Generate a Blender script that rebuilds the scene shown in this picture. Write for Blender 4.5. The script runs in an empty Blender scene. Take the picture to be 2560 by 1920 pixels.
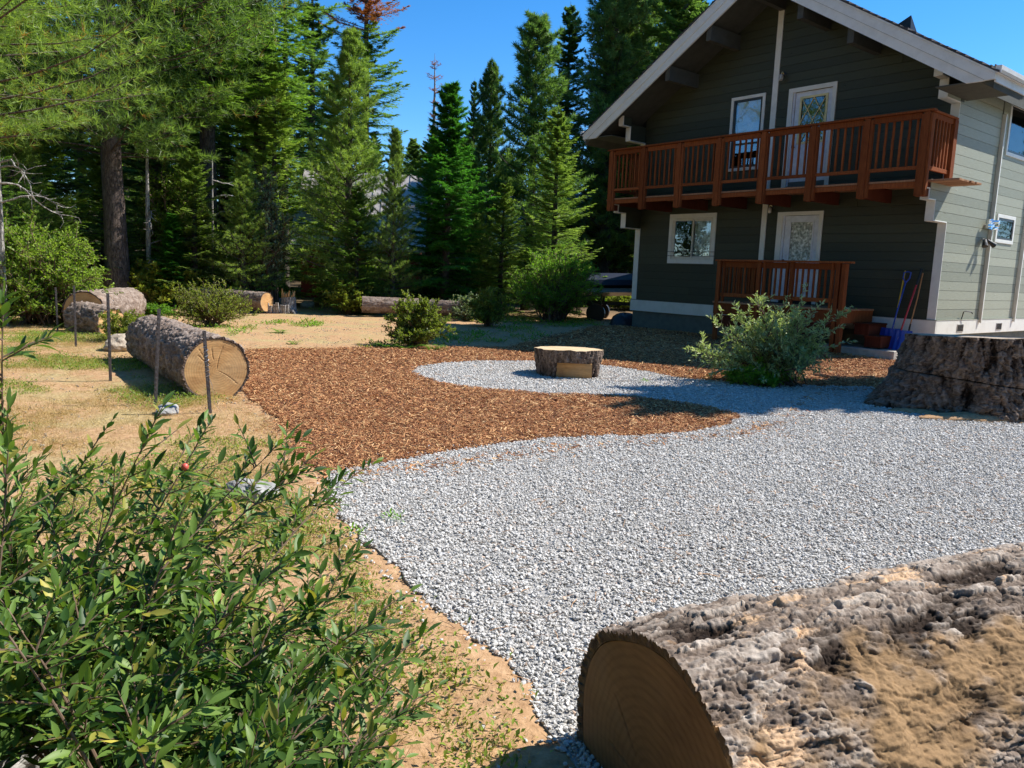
import bpy, math, random
import numpy as np
from mathutils import Matrix, Vector

R = math.radians
rng = np.random.default_rng(7)
random.seed(7)
S = bpy.context.scene
C = S.collection

# ------------------------------------------------------------------ camera
PITCH, ROLL, FPX, CAMH = 0.14502, 0.03807, 1943.25, 1.6
cd = bpy.data.cameras.new('camera')
cd.sensor_width = 36.0
cd.lens = 36.0 * FPX / 2560.0
cd.clip_start = 0.05
cd.clip_end = 1500
cam = bpy.data.objects.new('camera', cd)
C.objects.link(cam)
fw = Vector((0, math.cos(PITCH), -math.sin(PITCH)))
up0 = Vector((0, math.sin(PITCH), math.cos(PITCH)))
rt0 = Vector((1, 0, 0))
rt = rt0 * math.cos(ROLL) + up0 * math.sin(ROLL)
up = -rt0 * math.sin(ROLL) + up0 * math.cos(ROLL)
cam.matrix_world = Matrix(((rt.x, up.x, -fw.x, 0), (rt.y, up.y, -fw.y, 0), (rt.z, up.z, -fw.z, CAMH), (0, 0, 0, 1)))
S.camera = cam

# ------------------------------------------------------------------ sky and sun
SUN = Vector((0.88, 0.27, 1.0)).normalized()          # towards the sun
w = bpy.data.worlds.new('World')
S.world = w
w.use_nodes = True
nt = w.node_tree
bg = nt.nodes['Background']
sky = nt.nodes.new('ShaderNodeTexSky')
sky.sky_type = 'NISHITA'
sky.sun_disc = False
sky.sun_elevation = math.asin(SUN.z)
sky.sun_rotation = math.atan2(SUN.x, SUN.y)
sky.altitude = 1800
sky.air_density = 1.0
sky.dust_density = 0.25
sky.ozone_density = 3.5
hs = nt.nodes.new('ShaderNodeHueSaturation')
hs.inputs['Saturation'].default_value = 1.32
hs.inputs['Value'].default_value = 1.0
nt.links.new(sky.outputs[0], hs.inputs['Color'])
nt.links.new(hs.outputs[0], bg.inputs[0])
bg.inputs[1].default_value = 0.135
sl = bpy.data.lights.new('sun', 'SUN')
sl.energy = 5.0
sl.angle = R(0.5)
sl.color = (1.0, 0.955, 0.88)
so = bpy.data.objects.new('sun', sl)
so.rotation_euler = SUN.to_track_quat('Z', 'Y').to_euler()
C.objects.link(so)
vs = S.view_settings
S.display_settings.display_device = 'sRGB'
vs.view_transform = 'Standard'
vs.look = 'None'
vs.gamma = 1
vs.use_curve_mapping = False
vs.exposure = 0.68
S.cycles.max_bounces = 8
S.cycles.transparent_max_bounces = 12

# ------------------------------------------------------------------ materials
def newmat(name):
    m = bpy.data.materials.new(name)
    m.use_nodes = True
    t = m.node_tree
    b = t.nodes['Principled BSDF']
    return m, t, b

def N(t, kind, **kw):
    n = t.nodes.new(kind)
    for k, v in kw.items():
        if k in n.inputs:
            n.inputs[k].default_value = v
        else:
            setattr(n, k, v)
    return n

def ramp(t, stops, src):
    n = t.nodes.new('ShaderNodeValToRGB')
    e = n.color_ramp.elements
    while len(e) < len(stops):
        e.new(0.5)
    for q, (p, c) in zip(e, stops):
        q.position = p
        q.color = (*c, 1)
    t.links.new(src, n.inputs[0])
    return n

def coords(t, scale=(1, 1, 1), obj=True):
    c = t.nodes.new('ShaderNodeTexCoord')
    mp = t.nodes.new('ShaderNodeMapping')
    mp.inputs['Scale'].default_value = scale
    t.links.new(c.outputs['Object' if obj else 'Generated'], mp.inputs[0])
    return mp.outputs[0]

def noise(t, vec, scale, detail=5, rough=0.6):
    n = t.nodes.new('ShaderNodeTexNoise')
    n.inputs['Scale'].default_value = scale
    n.inputs['Detail'].default_value = detail
    n.inputs['Roughness'].default_value = rough
    t.links.new(vec, n.inputs['Vector'])
    return n.outputs[0]

def bump(t, b, h, strength=0.5, dist=0.01, prev=None):
    n = t.nodes.new('ShaderNodeBump')
    n.inputs['Strength'].default_value = strength
    n.inputs['Distance'].default_value = dist
    t.links.new(h, n.inputs['Height'])
    if prev is not None:
        t.links.new(prev, n.inputs['Normal'])
    t.links.new(n.outputs[0], b.inputs['Normal'])
    return n.outputs[0]

def mixc(t, fac, a, b, mode='MIX'):
    n = t.nodes.new('ShaderNodeMix')
    n.data_type = 'RGBA'
    n.blend_type = mode
    for sock, v in ((n.inputs[0], fac), (n.inputs[6], a), (n.inputs[7], b)):
        if isinstance(v, bpy.types.NodeSocket):
            t.links.new(v, sock)
        else:
            sock.default_value = v if isinstance(v, float) else (*v, 1)
    return n.outputs[2]

def mat_speckle(name, stops, scale=(1, 1, 1), ns=8, rough=0.85, bs=0.3, bd=0.01, bscale=60, detail=6, random_amt=0.0):
    m, t, b = newmat(name)
    v = coords(t, scale)
    n = noise(t, v, ns, detail)
    col = ramp(t, stops, n).outputs[0]
    if random_amt:
        oi = t.nodes.new('ShaderNodeObjectInfo')
        mr = t.nodes.new('ShaderNodeMapRange')
        mr.inputs['To Min'].default_value = 1 - random_amt
        mr.inputs['To Max'].default_value = 1 + random_amt
        t.links.new(oi.outputs['Random'], mr.inputs[0])
        col = mixc(t, 1.0, col, mr.outputs[0], 'MULTIPLY')
    t.links.new(col, b.inputs['Base Color'])
    b.inputs['Roughness'].default_value = rough
    if bs:
        bump(t, b, noise(t, v, bscale, 4), bs, bd)
    return m

def mat_plain(name, col, rough=0.6, metal=0.0, spec=0.5):
    m, t, b = newmat(name)
    v = coords(t)
    n = noise(t, v, 9, 4)
    c = ramp(t, [(0.3, tuple(x * 0.86 for x in col)), (0.7, tuple(min(1, x * 1.08) for x in col))], n).outputs[0]
    t.links.new(c, b.inputs['Base Color'])
    b.inputs['Roughness'].default_value = rough
    b.inputs['Metallic'].default_value = metal
    b.inputs['Specular IOR Level'].default_value = spec
    return m

def mat_siding(name='painted_siding', ca_=(0.028, 0.034, 0.020), cb_=(0.046, 0.054, 0.032), cw_=(0.085, 0.085, 0.064)):
    m, t, b = newmat(name)
    v = coords(t, (1, 1, 1))
    vg = coords(t, (2.2, 2.2, 38))
    grain = noise(t, vg, 2.2, 8, 0.65)
    big = noise(t, v, 1.7, 4)
    oi = t.nodes.new('ShaderNodeObjectInfo')
    base = ramp(t, [(0.25, ca_), (0.75, cb_)], grain).outputs[0]
    tint = ramp(t, [(0.0, (0.80, 0.82, 0.80)), (1.0, (1.2, 1.19, 1.17))], oi.outputs['Random']).outputs[0]
    col = mixc(t, 1.0, base, tint, 'MULTIPLY')
    wear = ramp(t, [(0.62, (0, 0, 0)), (0.78, (1, 1, 1))], noise(t, coords(t, (6, 6, 60)), 1.6, 6)).outputs[0]
    col = mixc(t, wear, col, cw_)
    t.links.new(col, b.inputs['Base Color'])
    b.inputs['Roughness'].default_value = 0.62
    vk = t.nodes.new('ShaderNodeTexVoronoi')
    vk.inputs['Scale'].default_value = 2.6
    t.links.new(coords(t, (1, 1, 2.4)), vk.inputs['Vector'])
    kn = ramp(t, [(0.0, (1, 1, 1)), (0.12, (0, 0, 0))], vk.outputs['Distance']).outputs[0]
    p = bump(t, b, grain, 0.5, 0.006)
    bump(t, b, kn, 0.7, 0.012, p)
    return m

def mat_white(name='white_trim', col=(0.76, 0.75, 0.69), dirt=(0.46, 0.43, 0.36)):
    m, t, b = newmat(name)
    v = coords(t)
    c = ramp(t, [(0.35, dirt), (0.55, col)], noise(t, coords(t, (1, 1, 1)), 3.5, 8, 0.7)).outputs[0]
    c2 = mixc(t, 0.25, col, c)
    t.links.new(c2, b.inputs['Base Color'])
    b.inputs['Roughness'].default_value = 0.5
    bump(t, b, noise(t, coords(t, (4, 4, 40)), 3, 4), 0.25, 0.003)
    return m

def mat_redwood(name='stained_redwood', a=(0.14, 0.032, 0.011), c=(0.275, 0.08, 0.023)):
    m, t, b = newmat(name)
    g = noise(t, coords(t, (14, 14, 1.4)), 3.0, 6, 0.7)
    oi = t.nodes.new('ShaderNodeObjectInfo')
    col = ramp(t, [(0.25, a), (0.6, c), (0.85, tuple(min(1, x * 1.35) for x in c))], g).outputs[0]
    tint = ramp(t, [(0.0, (0.72, 0.70, 0.68)), (1.0, (1.2, 1.25, 1.3))], oi.outputs['Random']).outputs[0]
    col = mixc(t, 1.0, col, tint, 'MULTIPLY')
    t.links.new(col, b.inputs['Base Color'])
    b.inputs['Roughness'].default_value = 0.85
    b.inputs['Specular IOR Level'].default_value = 0.15
    bump(t, b, g, 0.5, 0.004)
    return m

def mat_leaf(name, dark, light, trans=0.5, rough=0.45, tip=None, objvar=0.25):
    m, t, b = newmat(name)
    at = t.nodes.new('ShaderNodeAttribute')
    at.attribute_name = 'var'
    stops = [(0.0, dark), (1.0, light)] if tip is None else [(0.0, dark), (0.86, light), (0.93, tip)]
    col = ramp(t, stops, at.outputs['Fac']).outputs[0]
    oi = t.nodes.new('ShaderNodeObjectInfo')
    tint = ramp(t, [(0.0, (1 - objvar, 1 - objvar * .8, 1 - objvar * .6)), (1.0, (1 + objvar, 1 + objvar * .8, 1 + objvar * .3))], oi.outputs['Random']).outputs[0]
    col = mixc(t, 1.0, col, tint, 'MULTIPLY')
    t.links.new(col, b.inputs['Base Color'])
    b.inputs['Roughness'].default_value = rough
    b.inputs['Specular IOR Level'].default_value = 0.35
    tr = t.nodes.new('ShaderNodeBsdfTranslucent')
    yel = mixc(t, 1.0, col, (1.25, 1.35, 0.6), 'MULTIPLY')
    t.links.new(yel, tr.inputs[0])
    mx = t.nodes.new('ShaderNodeMixShader')
    mx.inputs[0].default_value = trans
    out = t.nodes['Material Output']
    t.links.new(b.outputs[0], mx.inputs[1])
    t.links.new(tr.outputs[0], mx.inputs[2])
    t.links.new(mx.outputs[0], out.inputs[0])
    return m

def mat_bark(name, dark, mid, light, sc=1.0, vert=(13, 13, 3.4)):
    m, t, b = newmat(name)
    v = coords(t, tuple(x * sc for x in vert))
    vo = t.nodes.new('ShaderNodeTexVoronoi')
    vo.feature = 'DISTANCE_TO_EDGE'
    vo.inputs['Scale'].default_value = 1.0
    nz = noise(t, v, 1.4, 6)
    vv = mixc(t, 0.35, (0, 0, 0), (0, 0, 0))
    nd = t.nodes.new('ShaderNodeTexNoise'); nd.inputs['Scale'].default_value = 2.2; nd.inputs['Detail'].default_value = 5; t.links.new(v, nd.inputs['Vector'])
    va = t.nodes.new('ShaderNodeVectorMath'); va.operation = 'MULTIPLY_ADD'; va.inputs[1].default_value = (1.6, 1.6, 1.6)
    t.links.new(nd.outputs['Color'], va.inputs[0]); t.links.new(v, va.inputs[2]); t.links.new(va.outputs[0], vo.inputs['Vector'])
    crack = ramp(t, [(0.0, (0.25, 0.25, 0.25)), (0.10, (1, 1, 1))], vo.outputs['Distance']).outputs[0]
    col = ramp(t, [(0.3, dark), (0.52, mid), (0.72, light)], nz).outputs[0]
    col = mixc(t, crack, tuple(x * 0.45 for x in dark), col)
    t.links.new(col, b.inputs['Base Color'])
    b.inputs['Roughness'].default_value = 0.9
    p = bump(t, b, crack, 0.8, 0.03)
    bump(t, b, noise(t, v, 7, 5), 0.5, 0.01, p)
    return m

def mat_logbark(name, dark, mid, light, tan, soil=(0.50, 0.36, 0.20)):
    m, t, b = newmat(name)
    at = t.nodes.new('ShaderNodeAttribute'); at.attribute_name = 'var'
    so_ = t.nodes.new('ShaderNodeAttribute'); so_.attribute_name = 'soil'
    v = coords(t)
    n1 = noise(t, v, 26, 6, 0.7)
    pl = t.nodes.new('ShaderNodeAttribute'); pl.attribute_name = 'plate'
    ad = t.nodes.new('ShaderNodeMath'); ad.operation = 'MULTIPLY_ADD'; ad.inputs[1].default_value = 0.45; 
    t.links.new(pl.outputs['Fac'], ad.inputs[0])
    m2 = t.nodes.new('ShaderNodeMath'); m2.operation = 'MULTIPLY'; m2.inputs[1].default_value = 0.62; t.links.new(n1, m2.inputs[0])
    t.links.new(m2.outputs[0], ad.inputs[2])
    col = ramp(t, [(0.28, dark), (0.52, mid), (0.78, light)], ad.outputs[0]).outputs[0]
    tanf = ramp(t, [(0.57, (0, 0, 0)), (0.61, (1, 1, 1))], noise(t, coords(t, (1, 2.2, 2.2)), 2.2, 8, 0.7)).outputs[0]
    col = mixc(t, tanf, col, tan)
    crev_shade = ramp(t, [(0.0, (0.16, 0.13, 0.11)), (0.46, (1, 1, 1))], at.outputs['Fac']).outputs[0]  # occlusion shade of the crevices painted into the bark colour
    col = mixc(t, 1.0, col, crev_shade, 'MULTIPLY')
    scol = ramp(t, [(0.3, tuple(x * 0.72 for x in soil)), (0.7, soil)], noise(t, v, 40, 6)).outputs[0]
    col = mixc(t, so_.outputs['Fac'], col, scol)
    t.links.new(col, b.inputs['Base Color'])
    b.inputs['Roughness'].default_value = 0.92
    b.inputs['Specular IOR Level'].default_value = 0.2
    bump(t, b, noise(t, v, 90, 5, 0.7), 0.6, 0.006)
    return m

def mat_cut(name, a=(0.56, 0.31, 0.115), c=(0.74, 0.48, 0.21), dark=(0.36, 0.16, 0.05), radial=True, cen=(0, 0, 0)):
    m, t, b = newmat(name)
    tc = t.nodes.new('ShaderNodeTexCoord')
    mp = t.nodes.new('ShaderNodeMapping')
    mp.inputs['Location'].default_value = cen
    t.links.new(tc.outputs['Object'], mp.inputs[0])
    wv = t.nodes.new('ShaderNodeTexWave')
    wv.wave_type = 'RINGS'
    wv.rings_direction = 'X'
    wv.inputs['Scale'].default_value = 11
    wv.inputs['Distortion'].default_value = 3.0
    wv.inputs['Detail'].default_value = 3
    t.links.new(mp.outputs[0], wv.inputs['Vector'])
    n1 = noise(t, mp.outputs[0], 2.6, 6, 0.6)
    col = ramp(t, [(0.3, dark), (0.45, a), (0.7, c)], n1).outputs[0]
    rings = ramp(t, [(0.0, (0.74, 0.69, 0.64)), (0.6, (1.06, 1.06, 1.06))], wv.outputs[0]).outputs[0]
    col = mixc(t, 0.7, col, mixc(t, 1.0, col, rings, 'MULTIPLY'))
    st = noise(t, coords(t, (2, 2, 26)), 3, 4)
    col = mixc(t, 0.22, col, ramp(t, [(0.35, dark), (0.6, c)], st).outputs[0])
    gr = ramp(t, [(0.50, (0, 0, 0)), (0.66, (1, 1, 1))], noise(t, mp.outputs[0], 1.8, 7, 0.7)).outputs[0]
    grf = mixc(t, 0.55, (0, 0, 0), gr)
    col = mixc(t, grf, col, tuple(x * 0.62 + 0.05 for x in a))
    t.links.new(col, b.inputs['Base Color'])
    b.inputs['Roughness'].default_value = 0.8
    bump(t, b, noise(t, coords(t, (3, 3, 30)), 6, 4), 0.4, 0.004)
    return m

def mat_pane(name, tint=(0.75, 0.8, 0.8), fac=0.3):
    m, t, b = newmat(name)
    t.nodes.remove(b)
    tr = t.nodes.new('ShaderNodeBsdfTransparent'); tr.inputs[0].default_value = (*tint, 1)
    gl = t.nodes.new('ShaderNodeBsdfGlossy'); gl.inputs['Roughness'].default_value = 0.02
    gl.inputs[0].default_value = (0.9, 0.95, 1, 1)
    bu = t.nodes.new('ShaderNodeBump'); bu.inputs['Strength'].default_value = 0.08; bu.inputs['Distance'].default_value = 0.05
    t.links.new(noise(t, coords(t), 2.0, 2), bu.inputs['Height'])
    t.links.new(bu.outputs[0], gl.inputs['Normal'])
    mx = t.nodes.new('ShaderNodeMixShader'); mx.inputs[0].default_value = fac
    t.links.new(tr.outputs[0], mx.inputs[1]); t.links.new(gl.outputs[0], mx.inputs[2])
    t.links.new(mx.outputs[0], t.nodes['Material Output'].inputs[0])
    return m

M = {}
M['siding'] = mat_siding()
M['siding_side'] = mat_siding('sunlit_siding', (0.25, 0.262, 0.20), (0.35, 0.365, 0.285), (0.46, 0.47, 0.38))  # weathered siding lightened further to stand for sun; front coloured darker for shade
M['white'] = mat_white()
M['foundation'] = mat_speckle('dark_painted_foundation', [(0.3, (0.10, 0.115, 0.10)), (0.7, (0.15, 0.165, 0.145))], ns=5, bs=0.4)
M['darkwood'] = mat_speckle('dark_soffit_paint', [(0.3, (0.05, 0.052, 0.042)), (0.7, (0.075, 0.077, 0.062))], ns=5, bs=0.2)
M['backing'] = mat_plain('dark_gap', (0.018, 0.018, 0.016), 0.9)
M['redwood'] = mat_redwood()
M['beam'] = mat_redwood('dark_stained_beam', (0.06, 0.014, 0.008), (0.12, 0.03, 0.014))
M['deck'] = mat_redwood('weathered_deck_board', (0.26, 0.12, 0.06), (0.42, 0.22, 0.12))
M['shingle'] = mat_speckle('asphalt_shingle', [(0.3, (0.035, 0.032, 0.035)), (0.7, (0.075, 0.068, 0.07))], ns=60, bs=0.5, bscale=180, random_amt=0.3)
M['gutter'] = mat_white('gutter_paint', (0.75, 0.75, 0.74), (0.42, 0.40, 0.36))
M['pane'] = mat_pane('window_glass', (0.85, 0.88, 0.88), 0.10)
M['darkpane'] = mat_pane('dark_window_glass', (0.45, 0.50, 0.50), 0.16)
M['frame_black'] = mat_plain('black_window_frame', (0.02, 0.02, 0.022), 0.4)
M['vinyl'] = mat_plain('cream_vinyl', (0.68, 0.65, 0.56), 0.45)
M['blind'] = mat_speckle('pale_blind', [(0.3, (0.66, 0.70, 0.74)), (0.7, (0.88, 0.90, 0.92))], scale=(1, 1, 6), ns=6, bs=0.3)
M['foil'] = mat_speckle('crinkled_pale_film', [(0.34, (0.22, 0.24, 0.19)), (0.48, (0.60, 0.62, 0.55)), (0.64, (0.92, 0.93, 0.88))], scale=(1, 1, .5), ns=11, detail=9, bs=1.0, bd=0.03, bscale=14, rough=0.35)
M['room'] = mat_plain('dark_room', (0.03, 0.034, 0.035), 0.9)
M['door'] = mat_plain('white_door_paint', (0.70, 0.71, 0.76), 0.4)
M['etched'] = mat_speckle('etched_door_glass', [(0.36, (0.16, 0.18, 0.14)), (0.5, (0.42, 0.45, 0.37)), (0.62, (0.85, 0.87, 0.80))], ns=16, detail=9, bs=0.8, bd=0.02, bscale=18, rough=0.25)
M['brass'] = mat_plain('brass_caming', (0.80, 0.68, 0.34), 0.5, 0.0)
M['lampglass'] = mat_plain('ribbed_lamp_glass', (0.45, 0.43, 0.38), 0.15, 0.2)
M['metal_dark'] = mat_plain('dark_metal', (0.05, 0.05, 0.05), 0.4, 0.8)
M['chrome'] = mat_plain('crinkled_foil', (0.75, 0.74, 0.76), 0.22, 1.0)
M['vent'] = mat_plain('vent_metal', (0.46, 0.43, 0.38), 0.5, 0.2)
M['concrete'] = mat_speckle('concrete', [(0.3, (0.36, 0.33, 0.28)), (0.7, (0.50, 0.46, 0.40))], ns=12, bs=0.4)
M['blue'] = mat_plain('blue_plastic', (0.025, 0.07, 0.42), 0.3)
M['red'] = mat_plain('red_handle', (0.42, 0.02, 0.03), 0.4)
M['yellow'] = mat_plain('yellow_handle', (0.75, 0.52, 0.04), 0.4)
M['paintedgrey'] = mat_plain('grey_tube', (0.42, 0.43, 0.45), 0.4, 0.3)
M['lightwood'] = mat_redwood('light_handle_wood', (0.42, 0.22, 0.10), (0.58, 0.33, 0.16))
M['post'] = mat_speckle('weathered_steel', [(0.3, (0.07, 0.06, 0.06)), (0.7, (0.15, 0.135, 0.13))], ns=20, bs=0.3, rough=0.55)
M['wire'] = mat_plain('galvanised_wire', (0.55, 0.56, 0.58), 0.4, 0.9)
M['dirt'] = None
M['rock'] = mat_speckle('pale_rock', [(0.3, (0.30, 0.24, 0.18)), (0.55, (0.48, 0.40, 0.30)), (0.75, (0.60, 0.52, 0.42))], ns=7, bs=0.7, bd=0.02, bscale=22)
M['greyrock'] = mat_speckle('grey_rock', [(0.3, (0.20, 0.19, 0.17)), (0.55, (0.33, 0.32, 0.30)), (0.75, (0.45, 0.43, 0.40))], ns=7, bs=0.7, bd=0.02, bscale=22)
M['biglog'] = mat_logbark('big_log_bark', (0.075, 0.05, 0.034), (0.225, 0.172, 0.132), (0.47, 0.40, 0.33), (0.56, 0.37, 0.22), (0.33, 0.205, 0.10))
M['log'] = mat_logbark('log_bark', (0.09, 0.062, 0.048), (0.20, 0.15, 0.12), (0.38, 0.31, 0.265), (0.27, 0.19, 0.14))
M['stumpbark'] = mat_logbark('stump_bark', (0.06, 0.04, 0.03), (0.15, 0.105, 0.078), (0.30, 0.22, 0.17), (0.19, 0.12, 0.085))
M['cut'] = mat_cut('sawn_wood')
M['cut_shaded'] = mat_cut('sawn_wood_shaded', (0.18, 0.095, 0.042), (0.25, 0.145, 0.068), (0.10, 0.048, 0.02))  # sawn wood coloured darker to stand for shade on the log end
M['cuttop'] = mat_cut('sawn_wood_top', (0.60, 0.42, 0.22), (0.74, 0.56, 0.34), (0.48, 0.30, 0.15))
M['bark'] = mat_bark('pine_bark', (0.075, 0.052, 0.042), (0.15, 0.11, 0.09), (0.24, 0.185, 0.155))
M['barkdark'] = mat_bark('fir_bark', (0.045, 0.036, 0.03), (0.09, 0.072, 0.06), (0.14, 0.115, 0.10))
M['deadwood'] = mat_bark('bleached_dead_wood', (0.26, 0.23, 0.21), (0.42, 0.39, 0.36), (0.55, 0.52, 0.49))
M['stem'] = mat_plain('brown_stem', (0.15, 0.095, 0.06), 0.8)
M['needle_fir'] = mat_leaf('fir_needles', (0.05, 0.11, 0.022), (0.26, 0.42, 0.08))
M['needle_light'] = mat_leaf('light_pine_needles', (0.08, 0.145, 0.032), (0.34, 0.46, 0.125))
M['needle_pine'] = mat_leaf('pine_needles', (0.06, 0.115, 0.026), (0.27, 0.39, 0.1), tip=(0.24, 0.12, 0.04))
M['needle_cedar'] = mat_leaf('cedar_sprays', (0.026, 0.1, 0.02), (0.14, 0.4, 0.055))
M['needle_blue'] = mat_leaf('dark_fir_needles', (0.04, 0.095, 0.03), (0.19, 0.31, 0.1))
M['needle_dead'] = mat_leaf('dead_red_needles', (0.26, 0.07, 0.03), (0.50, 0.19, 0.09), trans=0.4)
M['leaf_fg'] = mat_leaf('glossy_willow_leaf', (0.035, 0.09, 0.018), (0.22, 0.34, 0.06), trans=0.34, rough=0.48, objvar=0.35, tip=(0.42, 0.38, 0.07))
M['leaf_willow'] = mat_leaf('bright_willow_leaf', (0.08, 0.22, 0.022), (0.3, 0.5, 0.065))
M['leaf_manz'] = mat_leaf('yellow_green_shrub_leaf', (0.08, 0.125, 0.022), (0.38, 0.42, 0.08), objvar=0.18)
M['leaf_grey'] = mat_leaf('grey_green_leaf', (0.11, 0.17, 0.08), (0.44, 0.52, 0.31), trans=0.25)
M['leaf_broad'] = mat_leaf('broad_leaf', (0.08, 0.15, 0.026), (0.32, 0.45, 0.08))
M['leaf_fern'] = mat_leaf('fern_green', (0.08, 0.20, 0.02), (0.24, 0.45, 0.05))
M['leaf_straw'] = mat_leaf('dry_straw', (0.38, 0.26, 0.10), (0.66, 0.50, 0.24), trans=0.2, rough=0.7, objvar=0.1)
M['leaf_weed'] = mat_leaf('low_weed_green', (0.22, 0.22, 0.06), (0.44, 0.42, 0.14), objvar=0.15)
M['cabinred'] = mat_speckle('red_cabin_wall', [(0.3, (0.22, 0.022, 0.016)), (0.7, (0.32, 0.038, 0.026))], ns=6, bs=0.3)
M['metalroof'] = mat_speckle('grey_metal_roof', [(0.3, (0.34, 0.31, 0.29)), (0.7, (0.46, 0.42, 0.40))], ns=3, bs=0.0, rough=0.4)
M['tarp'] = mat_plain('dark_tarp', (0.02, 0.024, 0.03), 0.5)
M['boatcover'] = mat_plain('dark_blue_cover', (0.016, 0.022, 0.045), 0.5)
M['boathull'] = mat_plain('grey_hull', (0.42, 0.43, 0.46), 0.3)

# ------------------------------------------------------------------ object helpers
def tag(o, label=None, cat=None, group=None, kind=None):
    if label: o['label'] = label
    if cat: o['category'] = cat
    if group: o['group'] = group
    if kind: o['kind'] = kind
    return o

def mesh_np(name, V, F, mat=None, attrs=None, smooth=False):
    """V (n,3); F either an (m,k) array or a list of tuples."""
    me = bpy.data.meshes.new(name)
    V = np.asarray(V, dtype=np.float32)
    if isinstance(F, np.ndarray):
        m, k = F.shape
        me.vertices.add(len(V)); me.vertices.foreach_set('co', V.ravel())
        me.loops.add(m * k); me.loops.foreach_set('vertex_index', F.astype(np.int32).ravel())
        me.polygons.add(m)
        me.polygons.foreach_set('loop_start', np.arange(0, m * k, k, dtype=np.int32))
        me.update(calc_edges=True)
    else:
        me.from_pydata([tuple(map(float, v)) for v in V], [], F)
    if attrs:
        for a, vals in attrs.items():
            at = me.attributes.new(a, 'FLOAT', 'POINT')
            at.data.foreach_set('value', np.asarray(vals, dtype=np.float32))
    if smooth:
        me.polygons.foreach_set('use_smooth', np.ones(len(me.polygons), dtype=bool))
    if mat is not None:
        for mm in (mat if isinstance(mat, (list, tuple)) else [mat]):
            me.materials.append(mm)
    me.validate()
    return me

def obj(name, me, parent=None, loc=None, rot=None):
    o = bpy.data.objects.new(name, me)
    C.objects.link(o)
    if parent is not None: o.parent = parent
    if loc is not None: o.location = loc
    if rot is not None: o.rotation_euler = rot
    return o

def empty(name, loc=(0, 0, 0), rz=0.0):
    o = bpy.data.objects.new(name, None)
    o.empty_display_size = 0.1
    C.objects.link(o)
    o.location = loc
    o.rotation_euler = (0, 0, rz)
    return o

def copy_tree(o, parent=None):
    c = o.copy(); C.objects.link(c)
    if parent is not None: c.parent = parent
    for ch in list(o.children): copy_tree(ch, c)
    return c

class MB:
    def __init__(s): s.v = []; s.f = []
    def add(s, V, F):
        k = len(s.v); s.v += [tuple(p) for p in V]; s.f += [tuple(i + k for i in q) for q in F]; return s
    def box(s, x0, x1, y0, y1, z0, z1):
        return s.hexa([(x0, y0, z0), (x1, y0, z0), (x1, y1, z0), (x0, y1, z0), (x0, y0, z1), (x1, y0, z1), (x1, y1, z1), (x0, y1, z1)])
    def hexa(s, P):
        return s.add(P, [(0, 3, 2, 1), (4, 5, 6, 7), (0, 1, 5, 4), (1, 2, 6, 5), (2, 3, 7, 6), (3, 0, 4, 7)])
    def prism(s, poly, axis, a, b):
        """poly: 2D points; axis 'x','y','z' is the extrusion axis, from a to b."""
        n = len(poly)
        def mk(p, t):
            return {'x': (t, p[0], p[1]), 'y': (p[0], t, p[1]), 'z': (p[0], p[1], t)}[axis]
        V = [mk(p, a) for p in poly] + [mk(p, b) for p in poly]
        F = [tuple(range(n))[::-1], tuple(range(n, 2 * n))] + [(i, (i + 1) % n, (i + 1) % n + n, i + n) for i in range(n)]
        return s.add(V, F)
    def tube(s, pts, rad, sides=8, cap=True):
        pts = [Vector(p) for p in pts]
        if not hasattr(rad, '__len__'): rad = [rad] * len(pts)
        V = []; F = []
        for i, p in enumerate(pts):
            d = (pts[min(i + 1, len(pts) - 1)] - pts[max(i - 1, 0)]).normalized()
            a = d.orthogonal().normalized() if i == 0 else (pa - d * pa.dot(d)).normalized()
            pa = a; bb = d.cross(a)
            for k in range(sides):
                th = 2 * math.pi * k / sides
                V.append(p + (a * math.cos(th) + bb * math.sin(th)) * rad[i])
        for i in range(len(pts) - 1):
            for k in range(sides):
                k2 = (k + 1) % sides
                F.append((i * sides + k, i * sides + k2, (i + 1) * sides + k2, (i + 1) * sides + k))
        if cap:
            F.append(tuple(range(sides))[::-1]); F.append(tuple((len(pts) - 1) * sides + k for k in range(sides)))
        return s.add(V, F)
    def lathe(s, prof, cx, cy, z0=0, sides=12, axis='z'):
        V = []; F = []
        for (r_, z) in prof:
            for k in range(sides):
                th = 2 * math.pi * k / sides
                p = (r_ * math.cos(th), r_ * math.sin(th), z)
                if axis == 'y': p = (p[0], p[2], p[1])
                V.append((p[0] + cx, p[1] + cy, p[2] + z0))
        n = len(prof)
        for i in range(n - 1):
            for k in range(sides):
                k2 = (k + 1) % sides
                F.append((i * sides + k, i * sides + k2, (i + 1) * sides + k2, (i + 1) * sides + k))
        F.append(tuple(range(sides))[::-1]); F.append(tuple((n - 1) * sides + k for k in range(sides)))
        return s.add(V, F)
    def build(s, name, mat, parent=None, bevel=0.0, smooth=False, loc=None, rot=None):
        me = bpy.data.meshes.new(name)
        me.from_pydata([tuple(v) for v in s.v], [], s.f)
        me.validate()
        for mm in (mat if isinstance(mat, (list, tuple)) else [mat]):
            me.materials.append(mm)
        if smooth: me.polygons.foreach_set('use_smooth', [True] * len(me.polygons))
        o = obj(name, me, parent, loc, rot)
        if bevel:
            b = o.modifiers.new('bevel', 'BEVEL'); b.width = bevel; b.segments = 1
        return o

# ------------------------------------------------------------------ numpy noise
def _hash(i, j, k, seed=0):
    h = (i * 374761393 + j * 668265263 + k * 2147483647 + seed * 974711) & 0xFFFFFFFF
    h = ((h ^ (h >> 13)) * 1274126177) & 0xFFFFFFFF
    h = h ^ (h >> 16)
    return (h & 0xFFFFFF) / float(0xFFFFFF)

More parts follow.
